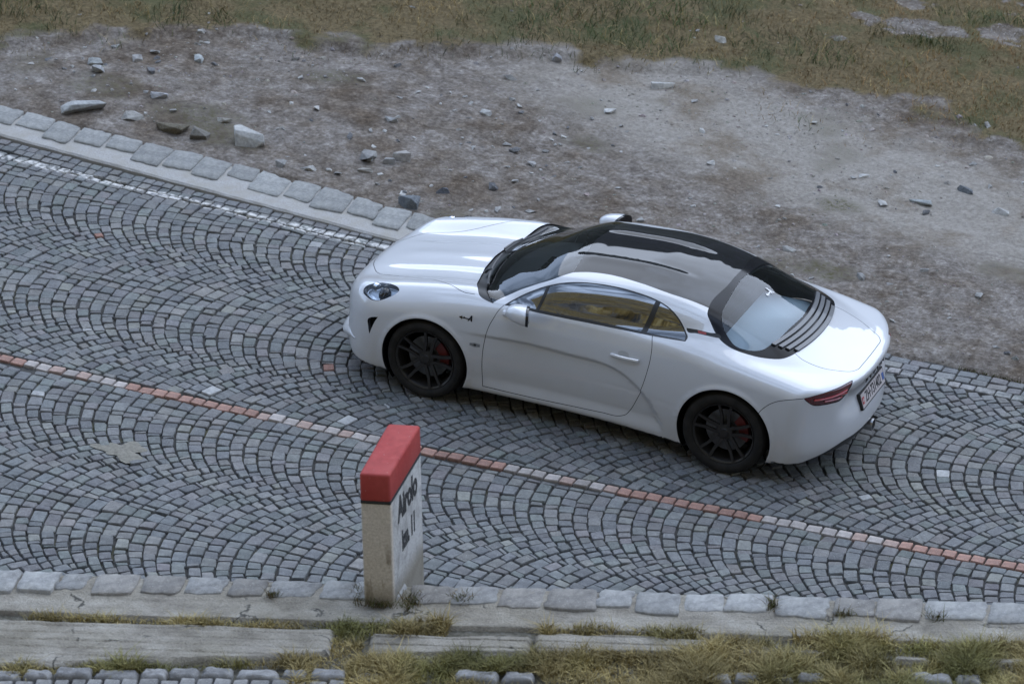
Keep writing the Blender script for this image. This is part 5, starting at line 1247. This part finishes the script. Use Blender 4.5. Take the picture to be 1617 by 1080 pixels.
text_mesh('lettering', 'ZH·731402', .062, P_INK, fp, Matrix(((0, 0, 1, xf0+.0285), (.72, 0, 0, 0), (0, 1, 0, .455), (0, 0, 0, 1))), extrude=.0005)
# ---- wheels
def wheel(cx, sgn, R, w, cz, yo, ang0):
    yy = lambda v: sgn*v
    bm = bmesh.new()
    # rim barrel and lip
    rr = .238
    bm_rev(bm, [(rr-.012, yo-.012), (rr, yo-.004), (rr+.004, yo-.010), (rr-.004, yo-.022), (rr-.018, yo-.05), (rr-.03, yo-.18)], 56)
    for k in range(5):
        for s_ in (-1, 1):
            a = ang0+k*2*math.pi/5+s_*.205; a2 = ang0+k*2*math.pi/5+s_*.15
            p0 = Vector((.055*math.cos(a2+s_*.35), yo-.040, .055*math.sin(a2+s_*.35))); p1 = Vector((.15*math.cos(a), yo-.028, .15*math.sin(a))); p2 = Vector((.232*math.cos(a), yo-.012, .232*math.sin(a)))
            for q0, q1, w0 in ((p0, p1, .024), (p1, p2, .021)): bm_bar(bm, q0, q1, w0, .020, up=(0, 1, 0))
    bm_rev(bm, [(.001, yo-.022), (.030, yo-.022), (.034, yo-.028), (.062, yo-.034), (.072, yo-.052), (.072, yo-.09)], 30)
    for v in bm.verts: v.co = Vector((v.co.x, sgn*v.co.y, v.co.z))
    wh = bobj('wheel', bm, P_RIM, car); wh.location = (cx, 0, cz)
    bm = bmesh.new(); ri = rr-.002
    bm_rev(bm, [(ri, yo-.018), (ri+.012, yo-.002), (ri+.03, yo+.008), (R-.034, yo+.010), (R-.014, yo+.002), (R-.004, yo-.016), (R, yo-.035), (R, yo-w+.05), (R-.006, yo-w+.02), (R-.03, yo-w), (ri, yo-w+.02)], 72)
    for v in bm.verts:
        v.co = Vector((v.co.x, sgn*v.co.y, max(v.co.z, -cz+.0015)))
    bobj('tyre', bm, P_RUB, wh)
    bm = bmesh.new(); bm_rev(bm, [(.07, yo-.085), (.165, yo-.085), (.165, yo-.11), (.07, yo-.11)], 40)
    for v in bm.verts: v.co.y *= sgn
    bobj('brake_disc', bm, P_DISC, wh)
    bm = bmesh.new(); rows = []
    side_ = -1 
    for a in np.linspace(-.62, .62, 10):
        a_ = (math.pi+a-.35) if True else a
        rows.append([bm.verts.new((r_*math.cos(a_), sgn*y_, r_*math.sin(a_)+0)) for r_, y_ in ((.105, yo-.062), (.178, yo-.058), (.185, yo-.10), (.105, yo-.10))])
    for a in range(9):
        for b in range(4): bm.faces.new((rows[a][b], rows[a][(b+1) % 4], rows[a+1][(b+1) % 4], rows[a+1][b]))
    bm.faces.new(rows[0]); bm.faces.new(rows[-1]); bobj('caliper', bm, P_RED, wh)
    return wh
for sgn in (1, -1):
    wheel(1.21, sgn, .316, .215, .316, .872, .5); wheel(-1.21, sgn, .326, .245, .326, .876, .30)
    for (cx, cz, R) in ARCH:
        bm = bmesh.new(); A = np.linspace(math.radians(-40), math.radians(220), 40); r0_ = [bm.verts.new((cx+(R+.004)*math.cos(a), sgn*.845, cz+(R+.004)*math.sin(a))) for a in A]; r1_ = [bm.verts.new((cx+(R+.004)*math.cos(a), sgn*.5, cz+(R+.004)*math.sin(a))) for a in A]
        for k in range(39): bm.faces.new((r0_[k], r0_[k+1], r1_[k+1], r1_[k]))
        bm.faces.new(r1_); bobj('wheel_liner', bm, P_GAP, car)
car.location = (0, 0, .003)
print('faces', len(T), 'objects', len(bpy.data.objects))
